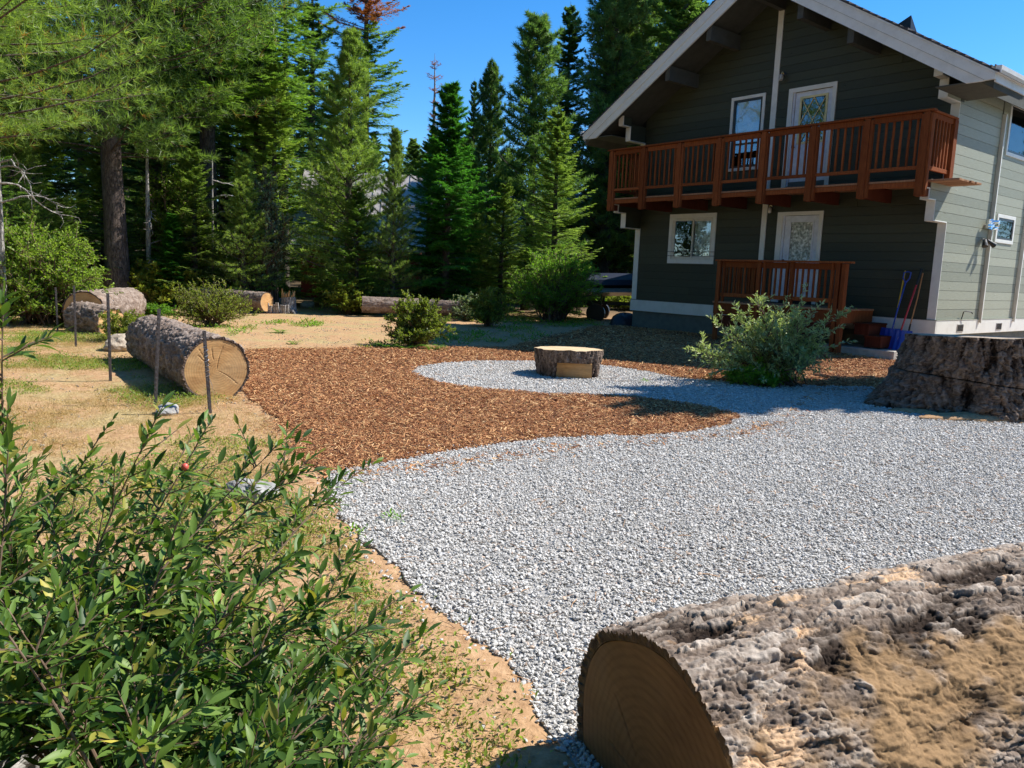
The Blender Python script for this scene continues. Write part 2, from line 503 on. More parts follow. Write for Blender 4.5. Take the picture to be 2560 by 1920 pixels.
def vnoise(P, seed=0):
    P = np.asarray(P, dtype=np.float64)
    i = np.floor(P).astype(np.int64); f = P - i
    f = f * f * (3 - 2 * f)
    out = np.zeros(len(P))
    for a in (0, 1):
        for b in (0, 1):
            for c in (0, 1):
                wgt = (f[:, 0] if a else 1 - f[:, 0]) * (f[:, 1] if b else 1 - f[:, 1]) * (f[:, 2] if c else 1 - f[:, 2])
                out += wgt * _hash(i[:, 0] + a, i[:, 1] + b, i[:, 2] + c, seed)
    return out

def fbm(P, oct_=4, seed=0, g=0.5):
    s = 0; a = 1; t = 0
    P = np.asarray(P, dtype=np.float64)
    for o in range(oct_):
        s = s + a * vnoise(P * 2 ** o, seed + o); t += a; a *= g
    return s / t

def worley(P, seed=0, ids=False):
    P = np.asarray(P, dtype=np.float64)
    i = np.floor(P).astype(np.int64)
    d1 = np.full(len(P), 9.0); d2 = np.full(len(P), 9.0); cid = np.zeros(len(P))
    for a in (-1, 0, 1):
        for b in (-1, 0, 1):
            for c in (-1, 0, 1):
                q = i + np.array([a, b, c])
                pt = np.stack([q[:, 0] + _hash(q[:, 0], q[:, 1], q[:, 2], seed), q[:, 1] + _hash(q[:, 0], q[:, 1], q[:, 2], seed + 1), q[:, 2] + _hash(q[:, 0], q[:, 1], q[:, 2], seed + 2)], 1)
                d = np.linalg.norm(P - pt, axis=1)
                if ids: cid = np.where(d < d1, _hash(q[:, 0], q[:, 1], q[:, 2], seed + 5), cid)
                nd1 = np.minimum(d1, d)
                d2 = np.minimum(d2, np.maximum(d1, d)); d1 = nd1
    return (d1, d2, cid) if ids else (d1, d2)

def inpoly(X, Y, poly):
    r_ = np.zeros(len(X), bool)
    n = len(poly)
    for i in range(n):
        x1, y1 = poly[i]; x2, y2 = poly[(i + 1) % n]
        c = ((y1 > Y) != (y2 > Y)) & (X < (x2 - x1) * (Y - y1) / ((y2 - y1) if y2 != y1 else 1e-9) + x1)
        r_ ^= c
    return r_

# ------------------------------------------------------------------ scatter of uncountable pieces
def scatter(name, pts, rot, scl, sources, label, cat, matname=None):
    me = bpy.data.meshes.new(name)
    me.vertices.add(len(pts)); me.vertices.foreach_set('co', np.asarray(pts, np.float32).ravel())
    for a, v in (('rot', rot), ('scl', scl)):
        at = me.attributes.new(a, 'FLOAT_VECTOR', 'POINT')
        at.data.foreach_set('vector', np.asarray(v, np.float32).ravel())
    o = obj(name, me)
    ng = bpy.data.node_groups.new(name + '_scatter', 'GeometryNodeTree')
    ng.interface.new_socket('Geometry', in_out='INPUT', socket_type='NodeSocketGeometry')
    ng.interface.new_socket('Geometry', in_out='OUTPUT', socket_type='NodeSocketGeometry')
    gi = ng.nodes.new('NodeGroupInput'); go = ng.nodes.new('NodeGroupOutput')
    mp = ng.nodes.new('GeometryNodeMeshToPoints')
    ip = ng.nodes.new('GeometryNodeInstanceOnPoints')
    jn = ng.nodes.new('GeometryNodeJoinGeometry')
    for s_ in sources:
        oi = ng.nodes.new('GeometryNodeObjectInfo')
        oi.inputs['Object'].default_value = s_
        oi.inputs['As Instance'].default_value = True
        ng.links.new(oi.outputs['Geometry'], jn.inputs[0])
    na = ng.nodes.new('GeometryNodeInputNamedAttribute'); na.data_type = 'FLOAT_VECTOR'; na.inputs[0].default_value = 'rot'
    nb = ng.nodes.new('GeometryNodeInputNamedAttribute'); nb.data_type = 'FLOAT_VECTOR'; nb.inputs[0].default_value = 'scl'
    ng.links.new(gi.outputs[0], mp.inputs[0])
    ng.links.new(mp.outputs[0], ip.inputs['Points'])
    ng.links.new(jn.outputs[0], ip.inputs['Instance'])
    ip.inputs['Pick Instance'].default_value = True
    rv = ng.nodes.new('FunctionNodeRandomValue'); rv.data_type = 'INT'
    rv.inputs[4].default_value = 0; rv.inputs[5].default_value = len(sources) - 1
    ng.links.new(rv.outputs[2], ip.inputs['Instance Index'])
    ng.links.new(na.outputs[0], ip.inputs['Rotation'])
    ng.links.new(nb.outputs[0], ip.inputs['Scale'])
    ng.links.new(ip.outputs[0], go.inputs[0])
    md = o.modifiers.new('scatter', 'NODES'); md.node_group = ng
    tag(o, label, cat, kind='stuff')
    return o

def source(name, me):
    return bpy.data.objects.new(name, me)       # not linked: only its geometry is used

# ------------------------------------------------------------------ ground
GRAVEL = [(-1.4, 5.79), (-1.11, 6.07), (-0.78, 6.4), (-0.41, 6.77), (0.13, 7.19), (0.68, 7.49), (1.39, 7.66), (1.92, 7.94), (2.38, 8.39), (2.65, 8.85),
          (2.69, 9.15), (2.51, 9.53), (2.16, 9.79), (1.74, 10.12), (1.2, 10.19), (0.58, 10.15), (-0.03, 10.28), (-0.67, 10.54), (-1.17, 10.99), (-1.52, 11.75),
          (-1.51, 12.45), (-1.16, 13.07), (-0.47, 13.56), (0.35, 13.83), (1.57, 13.6), (2.26, 12.86), (2.73, 12.15), (3.55, 11.97), (4.6, 11.9), (5.7, 12.03), (6.7, 13.2), (7.6, 14.6),
          (8.3, 15.1), (9.4, 14.9), (11.5, 16.2), (20, 23), (30, 26), (30, -3), (3.2, -3), (0.9, 0.2), (0.25, 2.0), (0.25, 2.33), (0.21, 2.48), (0.15, 2.65), (0.07, 2.9), (-0.05, 3.08), (-0.15, 3.22), (-0.29, 3.37), (-0.43, 3.61), (-0.59, 3.95),
          (-0.82, 4.36), (-1.06, 4.85), (-1.33, 5.53)]
MULCH = [(-1.35, 5.75), (-1.5, 5.98), (-1.78, 6.33), (-2.14, 7.3), (-2.6, 8.19), (-3.23, 9.31), (-3.99, 11.29), (-4.75, 13.2), (-4.9, 13.78), (-4.33, 14.2), (-3.55, 14.5), (-2.78, 15.06),
         (-1.51, 15.6), (-0.09, 16.1), (0.82, 18.65), (2.3, 22.6), (3.3, 23.0), (8.6, 16.5), (8.3, 15.1), (7.6, 14.5), (6.7, 13.2), (5.9, 11.9), (4.6, 11.5), (3.0, 8.6), (2.4, 7.9), (0.6, 7.0), (-0.5, 6.2)]

def gz(X, Y):
    """height of the ground: nearly flat, rising a little to the house and to the back"""
    X = np.asarray(X, float); Y = np.asarray(Y, float)
    z = 0.09 * np.clip((Y - 14.5) / 3.0, 0, 1) * np.clip((X + 1) / 4.0, 0, 1)
    z += 0.35 * np.clip((Y - 27) / 12.0, 0, 1)
    z += 9.0 * np.clip((Y - 44) / 90.0, 0, 1)
    return z

def wobble(poly, amp, seed, sub=6):
    out = []
    for i in range(len(poly)):
        a = np.array(poly[i]); b = np.array(poly[(i + 1) % len(poly)])
        L = np.linalg.norm(b - a)
        n = max(1, min(sub, int(L / 0.12)))
        for k in range(n):
            p = a + (b - a) * k / n
            d = (vnoise(np.array([[p[0] * 5, p[1] * 5, seed]]))[0] - 0.5) * 2 * amp
            e = (vnoise(np.array([[p[0] * 5, p[1] * 5, seed + 9.3]]))[0] - 0.5) * 2 * amp
            out.append((p[0] + d, p[1] + e))
    return out
GRAVEL = wobble(GRAVEL, 0.06, 1.7)
MULCH = wobble(MULCH, 0.05, 5.1)

def mat_ground():
    m, t, b = newmat('sandy_forest_dirt')
    v = coords(t)
    n1 = noise(t, v, 1.1, 8, 0.65)
    n2 = noise(t, v, 16, 6, 0.7)
    dirt = ramp(t, [(0.30, (0.30, 0.17, 0.085)), (0.5, (0.45, 0.275, 0.145)), (0.7, (0.57, 0.375, 0.215))], n2).outputs[0]
    straw = ramp(t, [(0.35, (0.26, 0.185, 0.085)), (0.6, (0.50, 0.385, 0.19))], noise(t, v, 34, 5)).outputs[0]
    f = ramp(t, [(0.46, (0, 0, 0)), (0.60, (1, 1, 1))], n1).outputs[0]
    sep = t.nodes.new('ShaderNodeSeparateXYZ'); t.links.new(v, sep.inputs[0])
    mx = t.nodes.new('ShaderNodeMapRange'); mx.inputs['From Min'].default_value = -1.5; mx.inputs['From Max'].default_value = -4.0
    t.links.new(sep.outputs[0], mx.inputs[0])
    mu = t.nodes.new('ShaderNodeMath'); mu.operation = 'MULTIPLY'; t.links.new(mx.outputs[0], mu.inputs[0]); t.links.new(f, mu.inputs[1])
    col = mixc(t, mu.outputs[0], dirt, straw)
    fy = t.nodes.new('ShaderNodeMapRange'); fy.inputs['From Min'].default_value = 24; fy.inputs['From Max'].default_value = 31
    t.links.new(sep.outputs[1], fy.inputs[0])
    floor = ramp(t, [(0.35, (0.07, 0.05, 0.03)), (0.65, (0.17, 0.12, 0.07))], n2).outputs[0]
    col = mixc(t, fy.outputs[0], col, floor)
    t.links.new(col, b.inputs['Base Color'])
    b.inputs['Roughness'].default_value = 0.95
    b.inputs['Specular IOR Level'].default_value = 0.1
    p = bump(t, b, noise(t, v, 5, 7, 0.7), 0.5, 0.05)
    bump(t, b, noise(t, v, 60, 5, 0.7), 0.7, 0.008, p)
    return m
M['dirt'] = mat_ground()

def ground_sheet():
    xs = np.concatenate([np.linspace(-400, -30, 14, endpoint=False), np.linspace(-30, -14, 16, endpoint=False), np.linspace(-14, 12, 261), np.linspace(12, 40, 20)[1:], np.linspace(40, 400, 14)[1:]])
    ys = np.concatenate([np.linspace(-300, -6, 12, endpoint=False), np.linspace(-6, 1, 10, endpoint=False), np.linspace(1, 26, 251), np.linspace(26, 60, 35)[1:], np.linspace(60, 600, 16)[1:]])
    X, Y = np.meshgrid(xs, ys)
    x = X.ravel(); y = Y.ravel()
    z = gz(x, y)
    near = np.clip(1 - (np.abs(y - 12) - 13) / 4, 0, 1) * np.clip(1 - (np.abs(x) - 13) / 4, 0, 1)
    P = np.stack([x, y, x * 0], 1)
    bumps = (fbm(P * 1.3, 4, 3) - 0.5) * 0.10 + (fbm(P * 5, 2, 5) - 0.5) * 0.03
    flat = inpoly(x, y, GRAVEL) | inpoly(x, y, MULCH)
    z = z + near * np.where(flat, -0.010, bumps * 0.55 + 0.004)
    nx, ny = len(xs), len(ys)
    idx = np.arange(nx * ny).reshape(ny, nx)
    F = np.stack([idx[:-1, :-1].ravel(), idx[:-1, 1:].ravel(), idx[1:, 1:].ravel(), idx[1:, :-1].ravel()], 1)
    me = mesh_np('ground', np.stack([x, y, z], 1), F, M['dirt'], smooth=True)
    return tag(obj('ground', me), kind='structure')
ground_sheet()

def bed(name, poly, ztop, mat):
    """a thin bed with the outline poly, following the ground"""
    mb = MB()
    n = len(poly)
    top = [(x, y, float(gz(x, y)) + ztop) for x, y in poly]
    bot = [(x, y, float(gz(x, y)) - 0.06) for x, y in poly]
    mb.add(top + bot, [tuple(range(n))] + [(i, i + n, (i + 1) % n + n, (i + 1) % n) for i in range(n)])
    o = mb.build(name, mat)
    bm_tri(o.data)
    return tag(o, kind='structure')

def bm_tri(me):
    import bmesh
    bm = bmesh.new(); bm.from_mesh(me)
    big = [f for f in bm.faces if len(f.verts) > 4]
    bmesh.ops.triangulate(bm, faces=big, ngon_method='BEAUTY')
    bmesh.ops.recalc_face_normals(bm, faces=bm.faces)
    bm.to_mesh(me); bm.free()

M['gravelbase'] = mat_speckle('crushed_gravel_base', [(0.3, (0.26, 0.25, 0.23)), (0.5, (0.40, 0.385, 0.36)), (0.7, (0.52, 0.50, 0.47))], ns=45, bs=1.0, bd=0.02, bscale=70)
M['mulchbase'] = mat_speckle('bark_mulch_base', [(0.3, (0.06, 0.022, 0.010)), (0.5, (0.19, 0.075, 0.03)), (0.7, (0.36, 0.16, 0.065))], ns=38, bs=1.0, bd=0.02, bscale=60)
bed('mulch_bed', MULCH, 0.000, M['mulchbase'])
bed('gravel_bed', GRAVEL, 0.005, M['gravelbase'])

def mat_pebble():
    m, t, b = newmat('grey_gravel_stone')
    oi = t.nodes.new('ShaderNodeObjectInfo')
    col = ramp(t, [(0.0, (0.38, 0.36, 0.330)), (0.25, (0.49, 0.468, 0.43)), (0.8, (0.60, 0.573, 0.53)), (0.955, (0.76, 0.745, 0.72)), (0.98, (0.55, 0.34, 0.20))], oi.outputs['Random']).outputs[0]
    n = noise(t, coords(t), 2.2, 4)
    col = mixc(t, 0.35, col, ramp(t, [(0.35, (0.45, 0.428, 0.39)), (0.65, (0.66, 0.63, 0.585))], n).outputs[0])
    t.links.new(col, b.inputs['Base Color'])
    b.inputs['Roughness'].default_value = 0.75
    return m
M['pebble'] = mat_pebble()

def pebble_mesh(k):
    import bmesh
    bm = bmesh.new(); bmesh.ops.create_icosphere(bm, subdivisions=1, radius=1.0)
    me = bpy.data.meshes.new('gravel_stone'); bm.to_mesh(me); bm.free()
    V = np.array([v.co[:] for v in me.vertices])
    V = V * (0.75 + 0.5 * rng.random(len(V)))[:, None] * np.array([1.0, 0.72, 0.55])
    me.vertices.foreach_set('co', V.astype(np.float32).ravel())
    me.materials.append(M['pebble'])
    return me

def sample(poly, x0, x1, y0, y1, spacing, keep=None):
    n = int((x1 - x0) * (y1 - y0) / spacing ** 2)
    X = x0 + (x1 - x0) * rng.random(n); Y = y0 + (y1 - y0) * rng.random(n)
    m = inpoly(X, Y, poly)
    if keep is not None: m &= keep(X, Y)
    return X[m], Y[m]

def in_view(X, Y, pad=0.6):
    return (np.abs(X) < 0.70 * Y + pad)

pts = []; siz = []
for (y0, y1, sp, sz) in ((1.4, 3.6, 0.0128, 0.0128), (3.6, 6.5, 0.0145, 0.0135), (6.5, 10, 0.0185, 0.016), (10, 14.5, 0.027, 0.019), (14.5, 18, 0.045, 0.026)):
    X, Y = sample(GRAVEL, -2, 0.7 * y1 + .6, y0, y1, sp, in_view)
    pts.append(np.stack([X, Y, gz(X, Y) + 0.007 + rng.random(len(X)) * 0.014], 1))
    siz.append(sz * .76 * (0.45 + 0.95 * rng.random(len(X)) ** 1.5))
# stray stones over the edge onto the dirt and the mulch
e = np.array(GRAVEL); e = e[(e[:, 1] > 2) & (e[:, 1] < 14) & (e[:, 0] < 6)]
k = rng.integers(0, len(e), 2600)
off = rng.normal(0, 0.10, (2600, 2)) * rng.uniform(.2, 1.8, (2600, 1))
st = e[k] + off
pts.append(np.stack([st[:, 0], st[:, 1], gz(st[:, 0], st[:, 1]) + 0.012], 1)); siz.append(0.013 * (0.5 + 0.8 * rng.random(2600)))
pts = np.concatenate(pts); siz = np.concatenate(siz)
srcs = [source('gravel_stone', pebble_mesh(i)) for i in range(6)]
scatter('gravel', pts, np.stack([rng.normal(0, .4, len(pts)), rng.normal(0, .4, len(pts)), rng.random(len(pts)) * 6.28], 1),
        np.repeat(siz[:, None], 3, 1), srcs, 'light grey crushed gravel covering the curving path and yard', 'gravel')

def mat_chip():
    m, t, b = newmat('bark_chip')
    oi = t.nodes.new('ShaderNodeObjectInfo')
    col = ramp(t, [(0.0, (0.09, 0.032, 0.014)), (0.24, (0.32, 0.12, 0.042)), (0.62, (0.50, 0.225, 0.085)), (0.90, (0.66, 0.38, 0.16)), (1.0, (0.74, 0.50, 0.25))], oi.outputs['Random']).outputs[0]
    t.links.new(col, b.inputs['Base Color'])
    b.inputs['Roughness'].default_value = 0.85
    return m
M['chip'] = mat_chip()
def chip_mesh(k):
    mb = MB()
    a = rng.uniform(-0.25, 0.25, 8)
    mb.hexa([(-1, -.16 + a[0] * .3, -.06), (1, -.12 + a[1] * .3, -.05 + a[2] * .3), (1 + a[3], .13, -.05 + a[2] * .3), (-1, .15, -.06), (-1 + a[4], -.15, .06), (.95, -.1, .07 + a[2] * .3), (1, .12, .06 + a[2] * .3), (-.9, .16, .07)])
    me = bpy.data.meshes.new('bark_chip'); me.from_pydata(mb.v, [], mb.f); me.materials.append(M['chip'])
    return me
pts = []; siz = []
notg = lambda X, Y: in_view(X, Y) & ~inpoly(X, Y, GRAVEL)
for (y0, y1, sp, sz) in ((5.5, 8.5, 0.0155, 0.025), (8.5, 12, 0.0195, 0.030), (12, 16, 0.026, 0.038), (16, 23.5, 0.05, 0.055)):
    X, Y = sample(MULCH, -5.5, 9, y0, y1, sp, notg)
    pts.append(np.stack([X, Y, gz(X, Y) + 0.008 + rng.random(len(X)) * 0.022], 1))
    siz.append(sz * (0.35 + 0.9 * rng.random(len(X)) ** 2))
e = np.array(MULCH); k = rng.integers(0, len(e), 5200); st = e[k] + rng.normal(0, 0.10, (5200, 2)) * rng.uniform(.2, 2.2, (5200, 1))
pts.append(np.stack([st[:, 0], st[:, 1], gz(st[:, 0], st[:, 1]) + 0.022], 1)); siz.append(0.028 * (0.3 + 0.8 * rng.random(5200)))
pts = np.concatenate(pts); siz = np.concatenate(siz)
srcs = [source('bark_chip', chip_mesh(i)) for i in range(5)]
scatter('mulch', pts, np.stack([rng.normal(0, .25, len(pts)), rng.normal(0, .28, len(pts)), rng.random(len(pts)) * 6.28], 1),
        np.stack([siz, siz * rng.uniform(.6, 1.5, len(siz)), siz * 1.2], 1), srcs, 'red-brown shredded bark mulch spread around the gravel', 'mulch')

# ------------------------------------------------------------------ the house
HA = 0.87841
HO = (8.9148, 16.5523, 0.57)
house = empty('house', HO, -HA)
tag(house, 'dark green two-storey gabled cabin with white trim and a redwood balcony', 'house')
W0 = -8.56
CX = W0 / 2
def wb(u): return 7.78 - 0.61 * abs(u - CX)          # lower edge of the barge boards
def wsoff(u): return wb(u) + 0.14

def mkpart(name, parent=None):
    """an empty grouping part of the house"""
    o = bpy.data.objects.new(name, None); C.objects.link(o); o.parent = parent or house
    o.empty_display_size = 0.1
    return o

# --- foundation and wall cores
f = MB(); f.box(W0 + .03, -.03, .03, 9.97, -0.9, 0.02)
f.build('foundation', M['foundation'], house)
# front wall core (dark gap behind boards), as a gable-shaped slab, with openings cut as separate boxes
D1 = (-3.80, -2.84, 0.55, 2.60)     # lower door opening  (u0,u1,w0,w1)
WL = (-7.20, -5.86, 1.50, 2.63)     # lower window
D2 = (-3.80, -2.78, 3.40, 5.49)     # upper door
WU = (-5.47, -4.64, 3.86, 5.52)     # upper window
def frontcourses(step_lo, step_hi):
    pass
front = mkpart('front_wall')
openF = [(-3.94, -2.74, 0.40, 2.69), (-7.31, -5.75, 1.395, 2.74), (-3.92, -2.70, 3.2, 5.59), (-5.55, -4.56, 3.77, 5.605), (-4.395, -4.245, 0.33, 3.04), (-4.395, -4.245, 3.2, 7.8)]
def joints(s0, s1, key):
    """butt joints: long courses are made of several boards"""
    r2 = random.Random(int(key * 1000))
    out = []; a = s0
    while s1 - a > 3.4:
        b = a + r2.uniform(1.3, 3.2)
        out.append((a, b - .0025)); a = b + .0025
    out.append((a, s1))
    return out
def spans(u0, u1, w0, w1, opens):
    """parts of [u0,u1] not covered by openings over most of the course"""
    segs = [(u0, u1)]
    for a, b, c, d in opens:
        if min(w1, d) - max(w0, c) > 0.02:
            ns = []
            for s0, s1 in segs:
                if b <= s0 or a >= s1: ns.append((s0, s1)); continue
                if a > s0: ns.append((s0, a))
                if b < s1: ns.append((b, s1))
            segs = ns
    return [s for s in segs if s[1] - s[0] > 0.02]
core = MB()
def corebox(u0, u1, w0, w1): core.box(u0, u1, 0.016, 0.14, w0, w1)
# core built from boxes round the true openings
us = sorted({W0 + .02, -.02, D1[0], D1[1], WL[0], WL[1], D2[0], D2[1], WU[0], WU[1]})
for a, b in zip(us[:-1], us[1:]):
    mid = (a + b) / 2
    cuts = sorted([(o[2], o[3]) for o in (D1, WL, D2, WU) if o[0] <= mid <= o[1]])
    z = 0.0
    for c0, c1 in cuts + [(None, None)]:
        if c0 is None:
            # slanted top
            core.hexa([(a, .016, z), (b, .016, z), (b, .14, z), (a, .14, z), (a, .016, wsoff(a)), (b, .016, wsoff(b)), (b, .14, wsoff(b)), (a, .14, wsoff(a))])
        else:
            corebox(a, b, z, c0); z = c1
ka = (D2[0], D2[1])
core.hexa([(CX - .3, .020, 7.4), (CX + .3, .020, 7.4), (CX + .3, .13, 7.4), (CX - .3, .13, 7.4), (CX - .02, .020, 7.88), (CX + .02, .020, 7.88), (CX + .02, .13, 7.88), (CX - .02, .13, 7.88)])
core.build('wall_core', M['backing'], front)
def board(u0b, u1b, u0t, u1t, w0, w1, parent, axis='v', v=0.0, t=0.018, m=None):
    mb = MB()
    j = rng.uniform(-0.0015, 0.0015)
    a, b_ = v - 0.004 + j, v + t
    ch = 0.006
    if axis == 'v':
        mb.hexa([(u0b, a, w0), (u1b, a, w0), (u1b, b_, w0), (u0b, b_, w0), (u0t, a, w1), (u1t, a, w1), (u1t, b_, w1), (u0t, b_, w1)])
    o = mb.build('board', m or M['siding'], parent, bevel=0.0)
    return o
GAP = 0.007
w_ = 0.33
first = True
while w_ < 7.8:
    top = 0.551 if first else w_ + 0.2
    first = False
    a, b_ = w_ + GAP / 2, top - GAP / 2
    def lim(wv):
        h = (7.92 - wv) / 0.61
        return max(W0 + .16 if wv < 2.35 or 3.1 < wv < 4.7 else W0 + .16, CX - h), min(-.16, CX + h)
    lb, lt = lim(a), lim(b_)
    if lt[1] - lt[0] < 0.1: break
    for s0, s1 in spans(lb[0], lb[1], a, b_, openF):
        t0 = lt[0] if s0 == lb[0] else s0
        t1 = lt[1] if s1 == lb[1] else s1
        if t1 - t0 > 0.02:
            js = joints(s0, s1, a + s0)
            for q, (j0, j1) in enumerate(js):
                board(j0, j1, t0 if q == 0 else j0, t1 if q == len(js) - 1 else j1, a, b_, front)
    for (o0, o1, c0, c1) in openF:
        if min(b_, c1) - max(a, c0) > 0.02:
            if b_ - c1 > 0.006 and c1 < 7: board(o0 + .001, o1 - .001, o0 + .001, o1 - .001, c1 + .002, b_, front)
            if c0 - a > 0.006 and c0 > .5: board(o0 + .001, o1 - .001, o0 + .001, o1 - .001, a, c0 - .002, front)
    w_ = top

# --- side wall (right) and its stepped wing
side = mkpart('side_wall')
sc = MB()
sc.box(-.15, -.010, 0, 9.98, 0, 4.95)
sc.build('wall_core', M['backing'], side)
WR = (2.72, 3.70, 2.15, 2.68)      # small side window v0,v1,w0,w1
WR2 = (2.75, 4.15, 4.12, 5.1)
finv = [2.26, 4.38, 6.6, 8.8]
openS = [(2.655, 3.775, 2.09, 2.735), (2.655, 4.25, 4.04, 5.2)] + [(v - .01, v + .06, 0, 6) for v in finv]
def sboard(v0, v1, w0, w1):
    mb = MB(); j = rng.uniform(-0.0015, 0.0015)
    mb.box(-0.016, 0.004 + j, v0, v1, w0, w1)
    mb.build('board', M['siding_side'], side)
w_ = 0.33; first = True
while w_ < 5.0:
    top = 0.551 if first else w_ + 0.2
    first = False
    a, b_ = w_ + GAP / 2, top - GAP / 2
    vmin = 0.004
    mid = (a + b_) / 2
    if 2.36 < mid < 2.76: vmin = -0.62
    elif 2.76 <= mid < 3.13: vmin = -0.93
    elif 4.77 < mid < 5.1: vmin = -0.62
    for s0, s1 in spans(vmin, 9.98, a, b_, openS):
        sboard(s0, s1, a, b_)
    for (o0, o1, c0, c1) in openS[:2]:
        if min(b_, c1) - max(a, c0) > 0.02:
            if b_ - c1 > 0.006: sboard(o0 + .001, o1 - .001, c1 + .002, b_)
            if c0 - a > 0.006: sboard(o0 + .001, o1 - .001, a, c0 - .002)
    w_ = top
# left side wall, plain
ls = MB(); ls.box(W0 + .0, W0 + .14, 0.15, 9.98, 0, 4.95); ls.build('left_wall', M['siding'], house)
bk = MB(); bk.prism([(W0 + .02, 0), (-.02, 0), (-.02, 5.0), (CX, 7.85), (W0 + .02, 5.0)], 'y', 9.85, 9.97)
bk.build('back_wall', M['siding'], house)

# --- stepped wings at both front corners: green faces with white trim on the stepped front edges
def wing(u0, u1, name):
    p = mkpart(name)
    g = MB()
    ins = 0.012
    g.box(u0 + ins, u1 - ins, -0.63, 0.02, 2.37, 2.94)
    g.box(u0 + ins, u1 - ins, -0.94, -0.63, 2.77, 2.94)
    g.box(u0 + ins, u1 - ins, -0.63, 0.02, 4.77, 5.20)
    top = lambda u: wb(u) + .10
    uo = (u0 + u1) / 2
    g.hexa([(u0 + ins, -0.93, 5.14), (u1 - ins, -0.93, 5.14), (u1 - ins, -0.6, 5.14), (u0 + ins, -0.6, 5.14), (u0 + ins, -0.93, top(u0)), (u1 - ins, -0.93, top(u1)), (u1 - ins, -0.6, top(u1)), (u0 + ins, -0.6, top(u0))])
    g.build('wing_wall', M['siding'], p)
    e = 0.010
    def tr(a0, a1, b0, b1):      # v0,v1,w0,w1
        MB().box(u0 - e, u1 + e, a0, a1, b0, b1).build('trim_board', M['white'], p, bevel=0.003)
    tr(-0.022, 0.0, 0.325, 2.352)            # lower post
    tr(-0.664, 0.0, 2.345, 2.368)            # first ledge underside
    tr(-0.664, -0.642, 2.370, 2.748)         # second post
    tr(-0.98, -0.640, 2.750, 2.773)          # ledge
    tr(-0.98, -0.958, 2.775, 2.952)          # third post
    tr(-1.15, -0.950, 2.954, 2.976)
    tr(-0.022, 0.0, 3.17, 4.748)             # upper corner post
    tr(-0.664, 0.0, 4.750, 4.773)
    tr(-0.664, -0.642, 4.775, 5.118)
    tr(-0.97, -0.640, 5.120, 5.143)
    tr(-0.97, -0.948, 5.145, top(min(abs(u0 - CX), abs(u1 - CX)) + CX) + .02)
wing(-0.16, -0.002, 'right_wing')
wing(W0 + .002, W0 + .16, 'left_wing')
MB().box(-.16, .012, 0.001, 0.16, 4.78, 5.12).build('wall_corner', M['siding'], house)

# --- water table, centre strips, side fins
tr = mkpart('trim')
def tbox(x0, x1, y0, y1, z0, z1, parent=tr, name='trim_board', m=None): return MB().box(x0, x1, y0, y1, z0, z1).build(name, m or M['white'], parent, bevel=0.003)
tbox(W0 - .03, -4.55, -0.034, 0.016, 0.0, 0.314)
tbox(-1.30, 0.033, -0.034, 0.016, 0.0, 0.314)
tbox(-4.548, -1.302, -0.030, 0.016, 0.0, 0.314)
tbox(-.01, 0.034, 0.018, 9.98, 0.0, 0.314)
tbox(W0 - .04, .04, -0.042, 0.0, 0.3145, 0.328, m=M['foundation'])
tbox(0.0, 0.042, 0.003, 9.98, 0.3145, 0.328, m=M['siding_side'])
tbox(-4.39, -4.25, -0.026, 0.016, 0.33, 2.93)
tbox(-4.385, -4.235, -0.026, 0.016, 3.17, 7.72)
for v in finv:
    fn = MB().prism([(0.003, 0.28), (0.085, 0.23), (0.085, 4.86), (0.003, 4.86)], 'y', v, v + .045)
    fn.build('fin', M['white'], tr)

# --- foundation vents and pipe
for v in (1.25, 3.53, 5.9):
    vt = MB().box(0.034, 0.046, v - .17, v + .17, 0.055, 0.225).build('vent', M['vent'], house)
    g = MB()
    for i in range(9): g.box(0.0461, 0.052, v - .15 + i * .034, v - .142 + i * .034, 0.07, 0.21)
    for i in range(5): g.box(0.0462, 0.0505, v - .15, v + .135, 0.078 + i * .028, 0.084 + i * .028)
    g.build('grille', M['metal_dark'], vt)
MB().tube([(0.03, 1.28, 0.34), (0.06, 1.28, 0.50), (0.09, 1.33, 0.515), (0.13, 1.52, 0.50), (0.14, 1.56, 0.46)], 0.012, 6).build('drain_pipe', M['metal_dark'], house)

